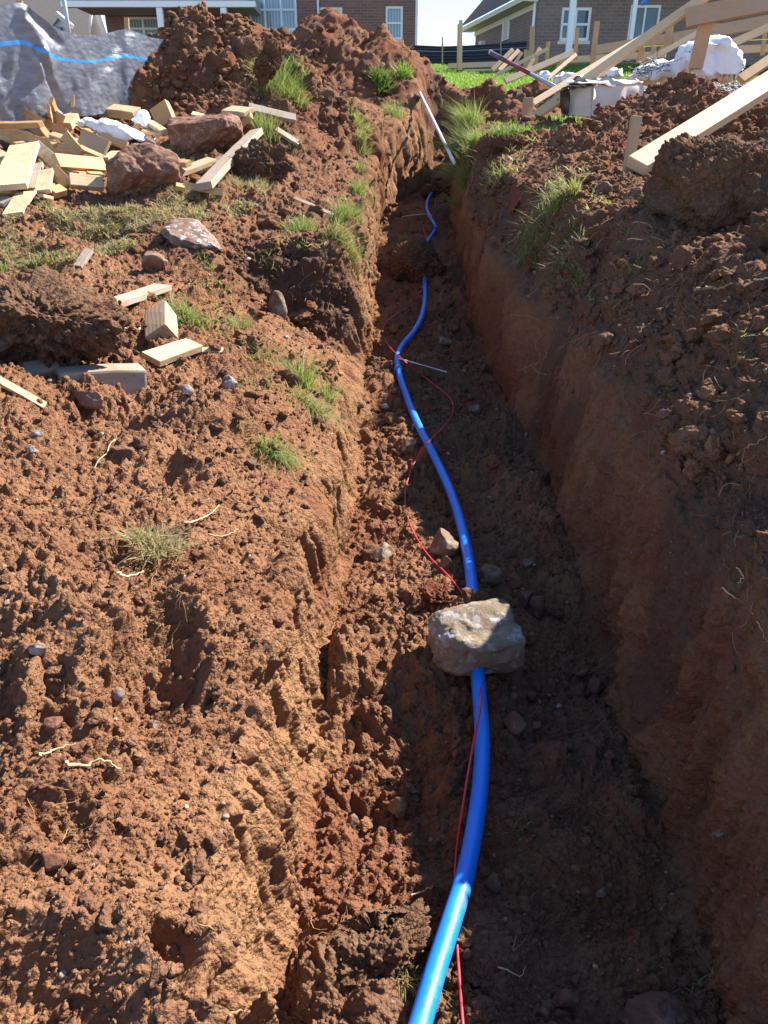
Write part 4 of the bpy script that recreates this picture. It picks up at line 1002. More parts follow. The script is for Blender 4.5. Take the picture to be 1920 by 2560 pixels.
T(905, 360, 40, 60, 260, M['grass_mix'], 'yellowish tuft drooping down the left wall', lean=(.5, -.4), width=.005)
T(893, 420, 30, 50, 150, M['grass_mix'], 'sparse grass hanging on the left lip', lean=(.4, -.3), width=.005)
T(905, 490, 60, 60, 420, M['grass'], 'leafy green tuft at the left lip above the lath', lean=(.35, -.2), width=.0045)
T(860, 545, 90, 60, 520, M['grass'], 'broad tuft on the left lip right of the dark cut face', lean=(.3, -.3), width=.0042)
T(750, 572, 80, 50, 350, M['grass'], 'low tuft above the dark cut face', lean=(0, -.2), width=.004)
T(840, 600, 80, 70, 420, M['grass_mix'], 'straw coloured tuft drooping over the dark cut face', lean=(.55, -.5), width=.004, droop=1.0)
T(880, 640, 40, 60, 260, M['grass_mix'], 'thin tuft bending into the trench right of the dark face', lean=(.6, -.4), width=.004, droop=1.0)
T(120, 645, 110, 45, 260, M['grass'], 'bright green flattened tuft above the huge dark lump', lean=(.2, 0), spread=1.6, width=.005)
T(520, 660, 50, 30, 160, M['grass'], 'small green tuft in crumbs below the flat rock', width=.004)
T(475, 790, 110, 60, 420, M['grass'], 'tuft with two tall blades right of the reddish beam end', spread=1.1, width=.004)
T(590, 815, 100, 50, 260, M['grass_mix'], 'scattered thin tuft on the left bank right of the weathered plank', spread=1.2, width=.0035)
T(660, 880, 120, 40, 220, M['grass_mix'], 'dry sparse tuft above the tall bladed tuft', spread=1.3, width=.0035)
T(745, 960, 60, 130, 170, M['grass'], 'tuft with the tallest single blades on the near left bank', lean=(.1, -.1), spread=.7, width=.0042, droop=.3)
T(815, 985, 50, 80, 110, M['grass'], 'smaller tuft right of the tallest bladed one', lean=(.15, -.2), width=.004)
T(775, 1020, 90, 110, 380, M['grass_mix'], 'yellow green grass hanging down the near left bank', lean=(.45, -.9), spread=.8, width=.0036, droop=1.2)
T(690, 1130, 90, 90, 380, M['grass'], 'lowest bright tuft hanging from the near left bank', lean=(.5, -.8), spread=.9, width=.0036, droop=1.1)
T(405, 1400, 140, 75, 420, M['grass_dry'], 'straw yellow tuft on the small sod clump of the near left bank', spread=1.5, width=.003, droop=1.0, h=.04)
T(20, 760, 40, 35, 40, M['grass'], 'tiny green sprig at the left edge on the huge lump', width=.007, h=.16)
T(175, 1215, 20, 16, 14, M['grass'], 'single seedling in the crumbs of the left bank', width=.006)
T(215, 2065, 40, 26, 8, M['grass'], 'lone green blade low on the left bank', width=.005)
T(1010, 2440, 110, 90, 190, M['grass_mix'], 'pale grass hanging from the rooty lump beside the pipe', lean=(.3, -.6), width=.0022, spread=1.0, droop=1.1)
T(1010, 610, 40, 22, 260, M['grass'], 'grass fringe on the left of the sod lump in the trench', width=.006, h=.02)
T(1060, 640, 70, 36, 520, M['grass'], 'darker grass on the right of the sod lump in the trench', width=.006, lean=(.2, -.3))
T(1060, 700, 40, 20, 60, M['grass'], 'small weed on the floor right of the pipe below the sod lump', width=.006)
T(1165, 320, 90, 85, 700, M['grass'], 'tall green grass on the right lip beside the lower end of the conduit', lean=(-.5, -.2), width=.006, spread=.9)
T(1150, 370, 60, 80, 600, M['grass_mix'], 'grass leaning into the trench below the tall green grass', lean=(-.7, -.4), width=.0055, spread=.9, droop=1.0)
T(1180, 430, 90, 95, 1000, M['grass'], 'thickest grass curtain draped over the right lip', lean=(-.5, -.6), width=.005, spread=1.0, droop=1.0)
T(1240, 372, 60, 40, 450, M['leaf_dark'], 'clover patch on the sod block of the right lip', spread=1.2, width=.010, h=.08)
T(1290, 350, 50, 30, 250, M['grass'], 'bright clover leaves at the right of the sod block', spread=1.2, width=.010, h=.05)
T(1248, 455, 50, 50, 90, M['grass'], 'isolated weed with spreading blades on the right slope', spread=1.5, width=.005)
T(1385, 430, 24, 22, 16, M['grass'], 'single bright sprig on the crumbly right mound', width=.009)
T(1395, 520, 90, 80, 700, M['grass_mix'], 'dull green grass mat draped on the right wall top', lean=(-.5, -.7), spread=1.0, width=.0042, droop=1.1)
T(1330, 610, 80, 80, 700, M['grass_mix'], 'lower grass mat hanging down the right wall', lean=(-.4, -.8), spread=1.0, width=.0042, droop=1.2)
T(1395, 535, 80, 45, 120, M['grass'], 'bright sunlit weed at the edge of the right bank', spread=1.4, width=.006, h=.02)
T(1420, 660, 80, 45, 260, M['grass_mix'], 'dark grass tips on the slumped right bank', lean=(-.5, -.3), spread=1.1, width=.004)
T(1590, 660, 70, 35, 160, M['grass_mix'], 'pale green leaves in the sun on the right bank', spread=1.2, width=.004)
T(1640, 520, 60, 60, 300, M['grass_mix'], 'dry and green grass on the left side of the overturned block', lean=(-.6, -.6), spread=1.0, width=.0038, droop=1.2, h=.02)
T(1690, 450, 50, 34, 160, M['grass'], 'small green tuft left of the overturned block', width=.005)
T(1850, 850, 110, 50, 150, M['grass_mix'], 'spidery pale weed in the shaded right bank', spread=1.6, width=.0035, droop=.8)
T(1300, 2090, 60, 50, 50, M['grass'], 'wilted green weed on the dark trench floor', lean=(.2, -.2), spread=1.2, width=.004)
T(1730, 2470, 90, 50, 60, M['grass_mix'], 'wilted pale weed at the foot of the right wall', spread=1.2, width=.0028)
T(955, 205, 60, 40, 900, M['leaf_dark'], 'dark leafy bush of weeds at the foot of the farther heap', spread=1.0, width=.016)
T(1010, 190, 40, 40, 260, M['lawn'], 'bright tuft right of the dark leafy weeds', spread=1.0, width=.010)
T(530, 20, 70, 30, 160, M['grass_mix'], 'wisp of dry weeds on the peak of the largest heap', spread=1.0, width=.008)
T(630, 470, 120, 34, 900, M['grass_dry'], 'pale green grass strip at the foot of the long diagonal beam', spread=1.0, width=.004, ell=(1, .6))
T(480, 500, 150, 30, 1100, M['grass_dry'], 'dry grass strip in front of the jagged boulder', spread=1.1, width=.004, ell=(1, .7))
T(250, 560, 180, 26, 1300, M['grass_dry'], 'matted dry grass left of the flat rock', spread=1.3, width=.004, ell=(1, .8))
T(60, 620, 130, 26, 700, M['grass_dry'], 'matted dry grass at the left edge above the bright tuft', spread=1.3, width=.004, ell=(1, .8))
T(480, 440, 60, 34, 260, M['grass_dry'], 'dead grass clump between the two boulders', spread=1.2, width=.004)
T(435, 385, 120, 26, 420, M['grass'], 'short green grass in front of the blocky boulder', spread=1.0, width=.005)
T(225, 470, 30, 50, 40, M['grass'], 'few bright blades in front of the level board', width=.005)
T(120, 520, 30, 30, 60, M['grass'], 'green blades poking up through the particle board', width=.005)
def turf(name, label, poly, n, hgt, mat, seed, width, spread=1.3, clump=.5):
    rr = np.random.default_rng(seed); px_ = [q[0] for q in poly]; py_ = [q[1] for q in poly]; P_ = []; S_ = []
    def inside(x, y):
        c = False; j = len(poly)-1
        for i in range(len(poly)):
            (xi, yi), (xj, yj) = poly[i], poly[j]
            if (yi > y) != (yj > y) and x < (xj-xi)*(y-yi)/(yj-yi)+xi: c = not c
            j = i
        return c
    tries = 0
    while len(P_) < n and tries < n*8:
        tries += 1
        x, y = rr.uniform(min(px_), max(px_)), rr.uniform(min(py_), max(py_))
        if not inside(x, y): continue
        q = hit(x, y)[0]
        if noise.noise(Vector((q.x*4, q.y*4, seed*1.7))) < rr.uniform(-.15, .15)*(1-clump)+(.12*clump): continue
        P_.append(tuple(q)); S_.append(pxm(q))
    P_ = np.array(P_); v, f = blades(len(P_), .0001, 1.0, seed, (0, 0), width, spread); k = len(v)//len(P_)
    v = v.reshape(len(P_), k, 3)*(np.array(S_)*hgt)[:, None, None]+P_[:, None, :]
    v[:, :, 2] -= .004
    me = npmesh(name, v.reshape(-1, 3), f, smooth=False); o = link(name, me, mat); tag(o, label, 'grass', None, 'stuff')
turf('dry_grass', 'matted dry grass on the bank in front of the lumber scraps', [(0, 545), (150, 520), (420, 505), (640, 465), (680, 500), (560, 560), (400, 590), (280, 640), (120, 660), (0, 680)], 9000, 20, M['grass_dry'], 77, .16, 1.5, .25)
turf('sparse_grass', 'sparse mixed grass along the left lip of the trench', [(560, 680), (900, 450), (925, 600), (700, 640), (820, 1150), (640, 1180), (480, 800), (300, 760), (200, 680)], 1500, 22, M['grass_mix'], 78, .14, 1.5, .9)
turf('sparse_grass', 'sparse mixed grass along the right lip of the trench', [(1160, 330), (1420, 330), (1560, 560), (1700, 700), (1500, 780), (1330, 660), (1180, 460)], 1500, 24, M['grass_mix'], 79, .14, 1.5, .9)
# the lawn beyond the trench, too many blades to count
def lawn_patch(name, label, regs, n, hgt, mat, seed, width):
    rr = np.random.default_rng(seed); P_ = []
    for _ in range(n*4):
        if len(P_) >= n: break
        x0, x1, y0, y1 = regs[rr.integers(len(regs))]
        Y = rr.uniform(y0, y1); X = rr.uniform(x0, x1)
        P_.append((X, Y))
    P_ = np.array(P_); z = np.array([gz(a, b) for a, b in P_])
    v, f = blades(len(P_), 0.0001, hgt, seed, (0, 0), width, .8)
    k = len(v)//len(P_)
    v = v.reshape(len(P_), k, 3)+np.stack([P_[:, 0], P_[:, 1], z], 1)[:, None, :]
    me = npmesh(name, v.reshape(-1, 3), f, smooth=False); o = link(name, me, mat)
    tag(o, label, 'lawn', None, 'stuff')
lawn_patch('lawn_grass', 'bright green lawn grass beyond the head of the trench', [(-.5, 5, 15.0, 22), (2.1, 4.5, 12, 16), (-2, 9, 20, 31), (.5, 4, 16, 24)], 60000, .11, M['lawn'], 21, .022)
lawn_patch('verge_grass', 'bright green grass beside the right lip of the trench', [(1.35, 2.6, 9.0, 12.6), (1.3, 2.2, 8.6, 10)], 9000, .09, M['lawn'], 22, .010)
# ------------------------------------------------------------------ black plastic silt fence at the left, with posts
m = NT('black_plastic'); v = m.obj()
uv = m.n('ShaderNodeTexCoord').outputs['UV']; sep = m.n('ShaderNodeSeparateXYZ', {0: uv})
uu, vv = sep.outputs[0], sep.outputs[1]
weave = m.math('MULTIPLY', m.n('ShaderNodeTexWave', {'Vector': m.mapv(uv, (1, 1, 1)), 'Scale': 130.0, 'Distortion': 2.0, 'Detail': 2.0}, bands_direction='Y').outputs['Fac'], 1.0)
lo = m.noise(m.mapv(v, (2, 2, 7)), 3.0, 5)
col = m.mix(m.ramp(lo, [(.3, 0), (.8, 1)]), (0.12, 0.13, 0.165), (0.24, 0.255, 0.30))
dusty = m.ramp(m.noise(v, 5, 5, .7), [(.5, 0), (.8, 1)]); col = m.mix(m.math('MULTIPLY', dusty, .35), col, (.26, .22, .20))
st = m.math('MULTIPLY', m.math('GREATER_THAN', vv, .668), m.math('LESS_THAN', vv, .704))
col = m.mix(st, col, (0.05, 0.33, 0.85))
cr = m.n('ShaderNodeTexVoronoi', {'Vector': m.mapv(v, (1, 1, 1.6)), 'Scale': 16.0}, feature='SMOOTH_F1').outputs['Distance']
hsum = m.math('ADD', m.math('MULTIPLY', cr, .7), m.math('ADD', m.math('MULTIPLY', weave, .05), m.math('MULTIPLY', m.noise(v, 22, 5, .7), .5)))
m.pbr(col, .30, m.bump(hsum, .7, .018), spec=.9); M['fence'] = m.m
def silt_fence(name, cols, label, mat, nu=260, nv=60, wr=.05, seed=3, group='silt fences', crease=None):
    """cols: (px, top py, bottom py, Y) knots of the sagging sheet"""
    K = np.array(cols, float); u = np.linspace(K[0, 0], K[-1, 0], nu)
    # smooth sag between posts
    def ip(c):
        z = np.interp(u, K[:, 0], K[:, c]); ker = np.hanning(11); ker /= ker.sum(); return np.convolve(np.pad(z, 5, mode='edge'), ker, 'valid')
    top, bot, YY = ip(1), ip(2), ip(3)
    V_ = np.zeros((nv, nu, 3)); UVc = np.zeros((nv, nu, 2))
    for j in range(nu):
        A = U(u[j], top[j], YY[j]); B = U(u[j], bot[j], YY[j]+.05)
        for i in range(nv):
            t = i/(nv-1); V_[i, j] = A*(1-t)+B*t; UVc[i, j] = (j/(nu-1)*((U(u[-1], 0, YY[-1])-U(u[0], 0, YY[0])).length), 1-t)
    Pq = V_.reshape(-1, 3); nrm = grid_normals(Pq, nv, nu)
    Ps = Pq.copy(); Ps[:, 2] *= .45
    d = wr*fbm(Ps, .7, seed, 3)+wr*.35*np.abs(vnoise(Pq*np.array([1, 1, .6]), .22, seed+3))+wr*.12*vnoise(Pq, .07, seed+5)
    tt = 1-UVc.reshape(-1, 2)[:, 1]
    d = d*(.35+1.1*tt)
    if crease:
        for (x0, y0, x1, y1, amp, wd) in crease:
            PX = np.repeat(u[None, :], nv, 0).ravel(); PY = (top[None, :]*(1-np.linspace(0, 1, nv)[:, None])+bot[None, :]*np.linspace(0, 1, nv)[:, None]).ravel()
            t_ = np.clip(((PX-x0)*(x1-x0)+(PY-y0)*(y1-y0))/((x1-x0)**2+(y1-y0)**2), 0, 1)
            dd = np.hypot(PX-(x0+t_*(x1-x0)), PY-(y0+t_*(y1-y0)))
            d = d+amp*np.exp(-(dd/wd)**2)*(1-.6*t_)
    Pq = Pq+nrm*d[:, None]
    me = npmesh(name, Pq, gridfaces(nv, nu)); uvl = me.uv_layers.new(name='UVMap')
    li = np.zeros(len(me.loops), np.int32); me.loops.foreach_get('vertex_index', li)
    uvl.data.foreach_set('uv', UVc.reshape(-1, 2)[li].astype(np.float32).ravel())
    return me
FL = empty('silt_fence', U(60, 290, 8.4), 'shiny black plastic silt fence with a blue stripe at the far left', 'silt fence')
me = silt_fence('plastic_sheet', [(-260, 30, 330, 7.6), (-120, 22, 320, 7.9), (0, 12, 315, 8.3), (48, 5, 305, 8.5), (62, 10, 303, 8.55), (105, 45, 300, 8.75), (150, 76, 296, 9.0), (195, 88, 290, 9.3), (250, 86, 285, 9.6), (300, 76, 280, 9.9), (325, 72, 278, 10.0), (370, 92, 275, 10.4), (470, 110, 260, 11.2), (560, 140, 250, 12.2)], '', M['fence'], wr=.05,
    crease=[(88, 118, 165, 275, .10, 9), (70, 30, 150, 110, .06, 12), (95, 125, 100, 180, -.09, 14), (325, 75, 240, 200, .05, 18), (60, 25, 120, 150, -.05, 16)])
o = link('plastic_sheet', me, M['fence'], FL); o.location = -FL.location
def rel(o, root): o.parent = root; o.matrix_local = root.matrix_basis.inverted()@o.matrix_basis; return o
for a, b in (((50, 2), (40, 300)), ((316, 45), (330, 270))):
    YA = 8.85 if a[0] < 100 else 10.35
    timber('fence_post', U(a[0], a[1], YA), U(b[0], b[1], YA), .055, .04, M['wood'], None, None, parent=FL, nrm=(0, -1, 0))
# far silt fence
m = NT('dark_fabric'); v = m.obj(); uv = m.n('ShaderNodeTexCoord').outputs['UV']; sep = m.n('ShaderNodeSeparateXYZ', {0: uv})
ln = m.math('MULTIPLY', m.math('GREATER_THAN', sep.outputs[1], .70), m.math('LESS_THAN', sep.outputs[1], .74))
fo = m.n('ShaderNodeTexWave', {'Vector': m.mapv(v, (.05, .05, 1)), 'Scale': 3.0, 'Distortion': 3.0, 'Detail': 3.0}, bands_direction='Z').outputs['Fac']
c = m.mix(fo, (.012, .013, .020), (.04, .042, .06)); c = m.mix(m.math('MULTIPLY', ln, .5), c, (.4, .4, .42))
m.pbr(c, .55, m.bump(fo, .5, .05), spec=.3); M['fabric'] = m.m
FF = empty('silt_fence', U(1106, 160, 31.5), 'low dark fabric silt fence strung across the lawn before the houses', 'silt fence')
me = silt_fence('fence_fabric', [(860, 108, 172, 31), (960, 110, 162, 31.5), (1040, 113, 162, 32), (1106, 116, 162, 32), (1160, 114, 161, 32), (1250, 108, 160, 31.5), (1331, 102, 155, 31), (1362, 97, 155, 31), (1440, 104, 155, 31), (1560, 112, 152, 31), (1700, 108, 150, 31), (2000, 105, 150, 31)], '', M['fabric'], wr=.06, seed=19)
o = link('fence_fabric', me, M['fabric'], FF); o.location = -FF.location
for x0, y0, x1, y1, w_ in ((1106, 92, 1106, 162, .05), (1361, 84, 1361, 122, .06), (1000, 104, 1000, 160, .04), (1252, 100, 1252, 158, .04)):
    YA = 30.6; timber('fence_stake', U(x0, y0, YA), U(x1, y1, YA), w_, .04, M['wood_form'], None, None, parent=FF, nrm=(0, -1, 0))

# ------------------------------------------------------------------ formwork of stakes, boards and braces at the right
FG = 'formwork timbers at the right'
def ftim(a, Ya, b, Yb, wpx, label, name='timber_brace', cat='timber', mat='wood_form', t=.42, nrm=(0, -1, .25), roll=0, group=FG):
    """Ya / Yb: depth of the end, or None to stand it on the ground"""
    if Ya is None: pa = hit(*a, .0)[0]; Ya = pa.y
    if Yb is None: pb = hit(*b, .0)[0]; Yb = pb.y
    if Yb == 'a': Yb = Ya
    if Ya == 'b': Ya = Yb
    pa = U(*a, Ya); pb = U(*b, Yb); s = (pxm(pa)+pxm(pb))/2
    return timber(name, pa, pb, wpx*s, wpx*s*t, M[mat], label, cat, group, roll, nrm, rough=.002)
M['wood_pf'] = wood_mat('wood_pf', (0.62, 0.48, 0.31), (0.52, 0.37, 0.22), specks=.2)
ftim((1590, 415), 5.6, (2150, 62), 7.2, 52, 'nearest and widest brace, slanting up to the right edge from beside the grey post', mat='wood_pf', t=.5, nrm=(-.3, -.75, .6))
ftim((1592, 290), 5.75, (1563, 462), 'a', 24, 'short grey weathered post in front of the nearest brace', 'stake', 'stake', t=.9)
ftim((1321, 244), 10.1, (1316, 322), 'a', 23, 'square topped pinkish stake at the foot of two long braces', 'stake', 'stake', t=.8)
ftim((1331, 258), 10.2, (1620, 86), 11.5, 14, 'upper thin brace rising from the square topped stake', mat='wood_pf', t=.5)
ftim((1325, 300), 10.0, (1775, -16), 9.6, 22, 'long brace crossing the white sheet pile to the upper right beam', mat='wood_pf', t=.55, nrm=(-.2, -.8, .5))
ftim((1715, 45), 9.5, (2050, -22), 9.3, 44, 'widest beam in the upper right corner, on top of the leaning post', 'timber_beam', 'beam', t=.3)
ftim((1766, 52), 9.7, (1738, 172), 'a', 31, 'thick post rising out of the clods in front of the white sacking', 'stake', 'stake', t=.6)
ftim((1683, 98), 14, (2000, 38), 13.6, 27, 'grey board behind and below the widest beam', 'timber_beam', 'beam', t=.3)
ftim((1790, 60), 14.2, (1786, 92), 'a', 22, 'block of wood between the two upper right beams', 'stake', 'stake')
ftim((1490, 125), 15, (1745, 84), 14.5, 21, 'grey form board running left from the thick post', 'timber_beam', 'beam', t=.3)
ftim((1390, 152), 19, (1665, 136), 18, 14, 'pale low board below the grey form board', 'timber_beam', 'beam', mat='wood_pf', t=.4)
ftim((1493, 54), 15.2, (1478, 186), 'a', 13, 'tall reddish stake with a splintered top', 'stake', 'stake')
ftim((1443, 70), 16.2, (1438, 150), 'a', 9, 'tall stake just left of the splintered one', 'stake', 'stake', mat='wood')
ftim((1675, 66), 14.4, (1668, 122), 'a', 17, 'stake right of the white porch post', 'stake', 'stake')
ftim((1607, 115), 15.4, (1598, 158), 'a', 14, 'short stake between the two long braces', 'stake', 'stake', mat='wood')
ftim((1622, 150), 12.8, (1745, 82), 13, 12, 'thin brace ending at the thick post', mat='wood_pf', t=.5)
ftim((1600, 160), 13, (1660, 126), 13, 12, 'lower end piece of the thin brace', mat='wood_pf', t=.5)
ftim((1832, 108), 12, (2000, 34), 12, 18, 'brace at the right edge above the white sacking', mat='wood_pf', t=.5)
ftim((1850, 200), 9.2, (2000, 100), 9.6, 24, 'thick orange brace at the right edge below the white sacking', mat='wood', t=.5, nrm=(-.2, -.8, .5))
ftim((1845, 124), 15, (2000, 118), 15, 17, 'level board at the right edge over the gravel', 'timber_beam', 'beam', mat='wood_pf', t=.4)
ftim((1912, 84), 14.8, (1906, 138), 'a', 10, 'thin stake at the right edge', 'stake', 'stake', mat='wood')
ftim((1636, 110), 17.5, (1633, 134), 'a', 12, 'tiny block under the form board', 'stake', 'stake', mat='wood')
ftim((1658, 112), 17.5, (1650, 134), 'a', 9, 'tiny leaning block under the form board', 'stake', 'stake', mat='wood')
# far group
ftim((1120, 166), 27, (1250, 161), 27, 12, 'pale level board behind the tall far stake on the lawn', 'timber_beam', 'beam', mat='wood_pf', t=.5)
ftim((1152, 50), 25.5, (1150, 175), 'a', 9, 'tallest far stake standing alone on the lawn against the sky', 'stake', 'stake', mat='wood_pf', t=1.0)
ftim((1146, 60), 25.7, (1144, 172), 'a', 5, 'thin shaded batten fixed to the tallest far stake', 'stake', 'stake')
ftim((1160, 176), 24, (1260, 174), 24, 4, 'thin white edged lath lying on the lawn', 'timber_beam', 'beam', mat='wood_pf')
ftim((1331, 66), 24, (1329, 140), 'a', 12, 'broad grey stake in front of the dark fence and brick wall', 'stake', 'stake', t=.4)
ftim((1371, 104), 21, (1367, 152), 'a', 9, 'round topped orange stake left of the white porch post', 'stake', 'stake', mat='wood')
ftim((1282, 124), 24, (1230, 176), 23.5, 10, 'leftmost of the short slanting braces by the far fence')
ftim((1297, 126), 23.6, (1248, 176), 23, 10, 'second from the left of the short slanting braces')
ftim((1305, 131), 23.2, (1286, 160), 23, 8, 'short slanting brace third from the left')
ftim((1314, 124), 22.6, (1312, 168), 'a', 8, 'upright stake among the short slanting braces', 'stake', 'stake', mat='wood')
ftim((1329, 121), 22, (1310, 152), 22, 9, 'slanting brace right of the upright stake')
ftim((1350, 121), 21.4, (1318, 175), 21, 10, 'rightmost of the short slanting braces by the far fence')
ftim((1242, 186), 19.5, (1368, 123), 20, 8, 'long thin brace above the red pole', mat='wood_pf', t=.5)
ftim((1262, 203), 16.2, (1440, 128), 17, 14, 'wide brace crossing behind the red pole', mat='wood_pf', t=.5)
ftim((1440, 136), 16, (1362, 202), 15.3, 9, 'greyish brace leaning left against the reddish stake')
ftim((1396, 148), 16.8, (1391, 210), 'a', 8, 'slim grey stake behind the greyish leaning brace', 'stake', 'stake')
ftim((1342, 138), 18.5, (1338, 186), 'a', 8, 'slim orange stake crossed by the wide brace', 'stake', 'stake', mat='wood')
ftim((1325, 150), 19, (1300, 180), 'a', 7, 'small slanting stick behind the red pole')
ftim((1191, 190), None, (1185, 216), None, 8, 'short grey stub in the lawn left of the dark heap', 'stake', 'stake')
ftim((1230, 198), 17.4, (1228, 210), 'a', 7, 'smallest stub in the lawn touching the dark heap', 'stake', 'stake')
ftim((1197, 225), 15.5, (1232, 209), 15.8, 6, 'thin stick lying on the lawn at the dark heap', mat='wood_pf')
ftim((1300, 223), 12.2, (1292, 262), 'a', 11, 'short stub in the lawn in front of the dark heap', 'stake', 'stake', mat='wood_pf')
ftim((1402, 215), 11.0, (1398, 240), 'a', 14, 'grey green stub of post left of the cardboard box', 'stake', 'stake', mat='wood_old', t=.9)
ftim((1350, 272), 11.2, (1400, 234), 11, 9, 'thin greyish lath below the upper thin brace', mat='wood_old')
M['string'] = simple('string', (.65, .75, .12), .6)
def line(A, B, r, mat, name, label, cat, sag=0.0, parent=None):
    pts = [A+(B-A)*t-Vector((0, 0, sag*4*t*(1-t))) for t in np.linspace(0, 1, 9)]
    Vs, Fs = tube_vf(pts, r, 6); o = pymesh(name, Vs, Fs, mat, A, parent=parent)
    if label: tag(o, label, cat)
    return o
line(U(1600, 117, 14.6), U(1990, 94, 14.2), .006, M['string'], 'mason_line', 'yellow green string stretched between the formwork stakes', 'string')
# metal pole propped on the heap
A = U(1228, 132, 13.9); B = U(1392, 220, 11.6)
M['steel'] = simple('steel', (.42, .43, .46), .35, 20, .2, metal=.6); M['maroon'] = simple('maroon', (.20, .02, .03), .4)
t = (B-A)
pol = empty('pole', A, 'grey and dark red metal pole lying on the dark heap beyond the trench', 'pole')
for nm, f0, f1, r, mt in (('grip', -.0, .27, .034, simple('dark_grip', (.07, .06, .075), .4)), ('sleeve', .27, .64, .030, M['maroon']), ('tube', .64, 1.0, .028, M['steel']), ('end_cap', -.02, .01, .036, M['steel'])):
    Vs, Fs = tube_vf([A+t*f0, A+t*(f0+f1)/2, A+t*f1], r, 14); o = pymesh(nm, Vs, Fs, mt, (0, 0, 0)); o.parent = pol; o.location = -A

# ------------------------------------------------------------------ cardboard box with a flap of dark plastic
def slab(name, pts, th, mat, parent=None, seed=0, amp=.01, div=10, label=None):
    """a thin sheet spanned by four corners, with thickness and small undulation"""
    a, b, c, d = [Vector(p) for p in pts]; n = (b-a).cross(d-a).normalized()
    Vs = []; N = div+1
    for side in (1, -1):
        for i in range(N):
            for j in range(N):
                u, v = i/div, j/div
                p = a*(1-u)*(1-v)+b*u*(1-v)+c*u*v+d*(1-u)*v
                q = p*6+Vector((seed, 0, 0)); p = p+n*(amp*noise.noise(q)+side*th/2); Vs.append(p)
    Fs = []
    for i in range(div):
        for j in range(div):
            k = i*N+j; Fs.append((k, k+N, k+N+1, k+1)); k += N*N; Fs.append((k, k+1, k+N+1, k+N))
    e = [i*N for i in range(N)]+[(N-1)*N+j for j in range(1, N)]+[i*N+N-1 for i in range(N-2, -1, -1)]+[j for j in range(N-2, 0, -1)]
    for i in range(len(e)):
        p, q = e[i], e[(i+1) % len(e)]; Fs.append((p, q, q+N*N, p+N*N))
    o = pymesh(name, Vs, Fs, mat, (0, 0, 0))
    if parent is not None: o.parent = parent; o.location = -parent.location
    if label: o['label'] = label
    return o
m = NT('cardboard'); v = m.obj(); n_ = m.noise(v, 6, 5, .6); c = m.mix(n_, (.50, .40, .33), (.66, .56, .48)); d2 = m.ramp(m.noise(v, 30, 5, .8), [(.6, 0), (.68, 1)]); c = m.mix(m.math('MULTIPLY', d2, .5), c, (.35, .22, .15)); m.pbr(c, .8, m.bump(n_, .3, .01)); M['card'] = m.m
YB = 9.3
a0, a1 = U(1422, 205, YB), U(1512, 200, YB-.25)
bx = empty('cardboard_box', U(1480, 270, YB), 'battered pale cardboard box half buried behind the crumbly mound', 'box')
f1 = [U(1420, 212, YB), U(1482, 214, YB-.35), U(1478, 292, YB-.3), U(1418, 285, YB)]
f2 = [U(1482, 214, YB-.35), U(1606, 208, YB+.2), U(1604, 270, YB+.2), U(1478, 292, YB-.3)]
tp = [U(1416, 208, YB), U(1484, 213, YB-.37), U(1608, 205, YB+.2), U(1590, 193, YB+.9)]
tp[3] = U(1450, 193, YB+.8)
slab('front_panel', f1, .012, M['card'], bx, 1, .02)
slab('side_panel', f2, .012, M['card'], bx, 2, .04)
slab('top_flap', [tp[0], tp[1], tp[2], tp[3]], .012, M['card'], bx, 3, .05)
slab('back_panel', [U(1606, 208, YB+.2), U(1590, 196, YB+.9), U(1590, 250, YB+.9), U(1604, 270, YB+.2)], .012, M['card'], bx, 4, .02)
M['dark_plastic'] = simple('dark_plastic', (.06, .035, .03), .35, 12, .4, .02)
slab('plastic_flap', [U(1404, 226, YB-.1), U(1488, 203, YB-.40), U(1452, 200, YB+.3), U(1412, 212, YB+.3)], .01, M['dark_plastic'], bx, 5, .08)
slab('plastic_flap', [U(1404, 226, YB-.12), U(1424, 218, YB-.2), U(1424, 290, YB-.1), U(1405, 284, YB-.05)], .01, M['dark_plastic'], bx, 6, .06)

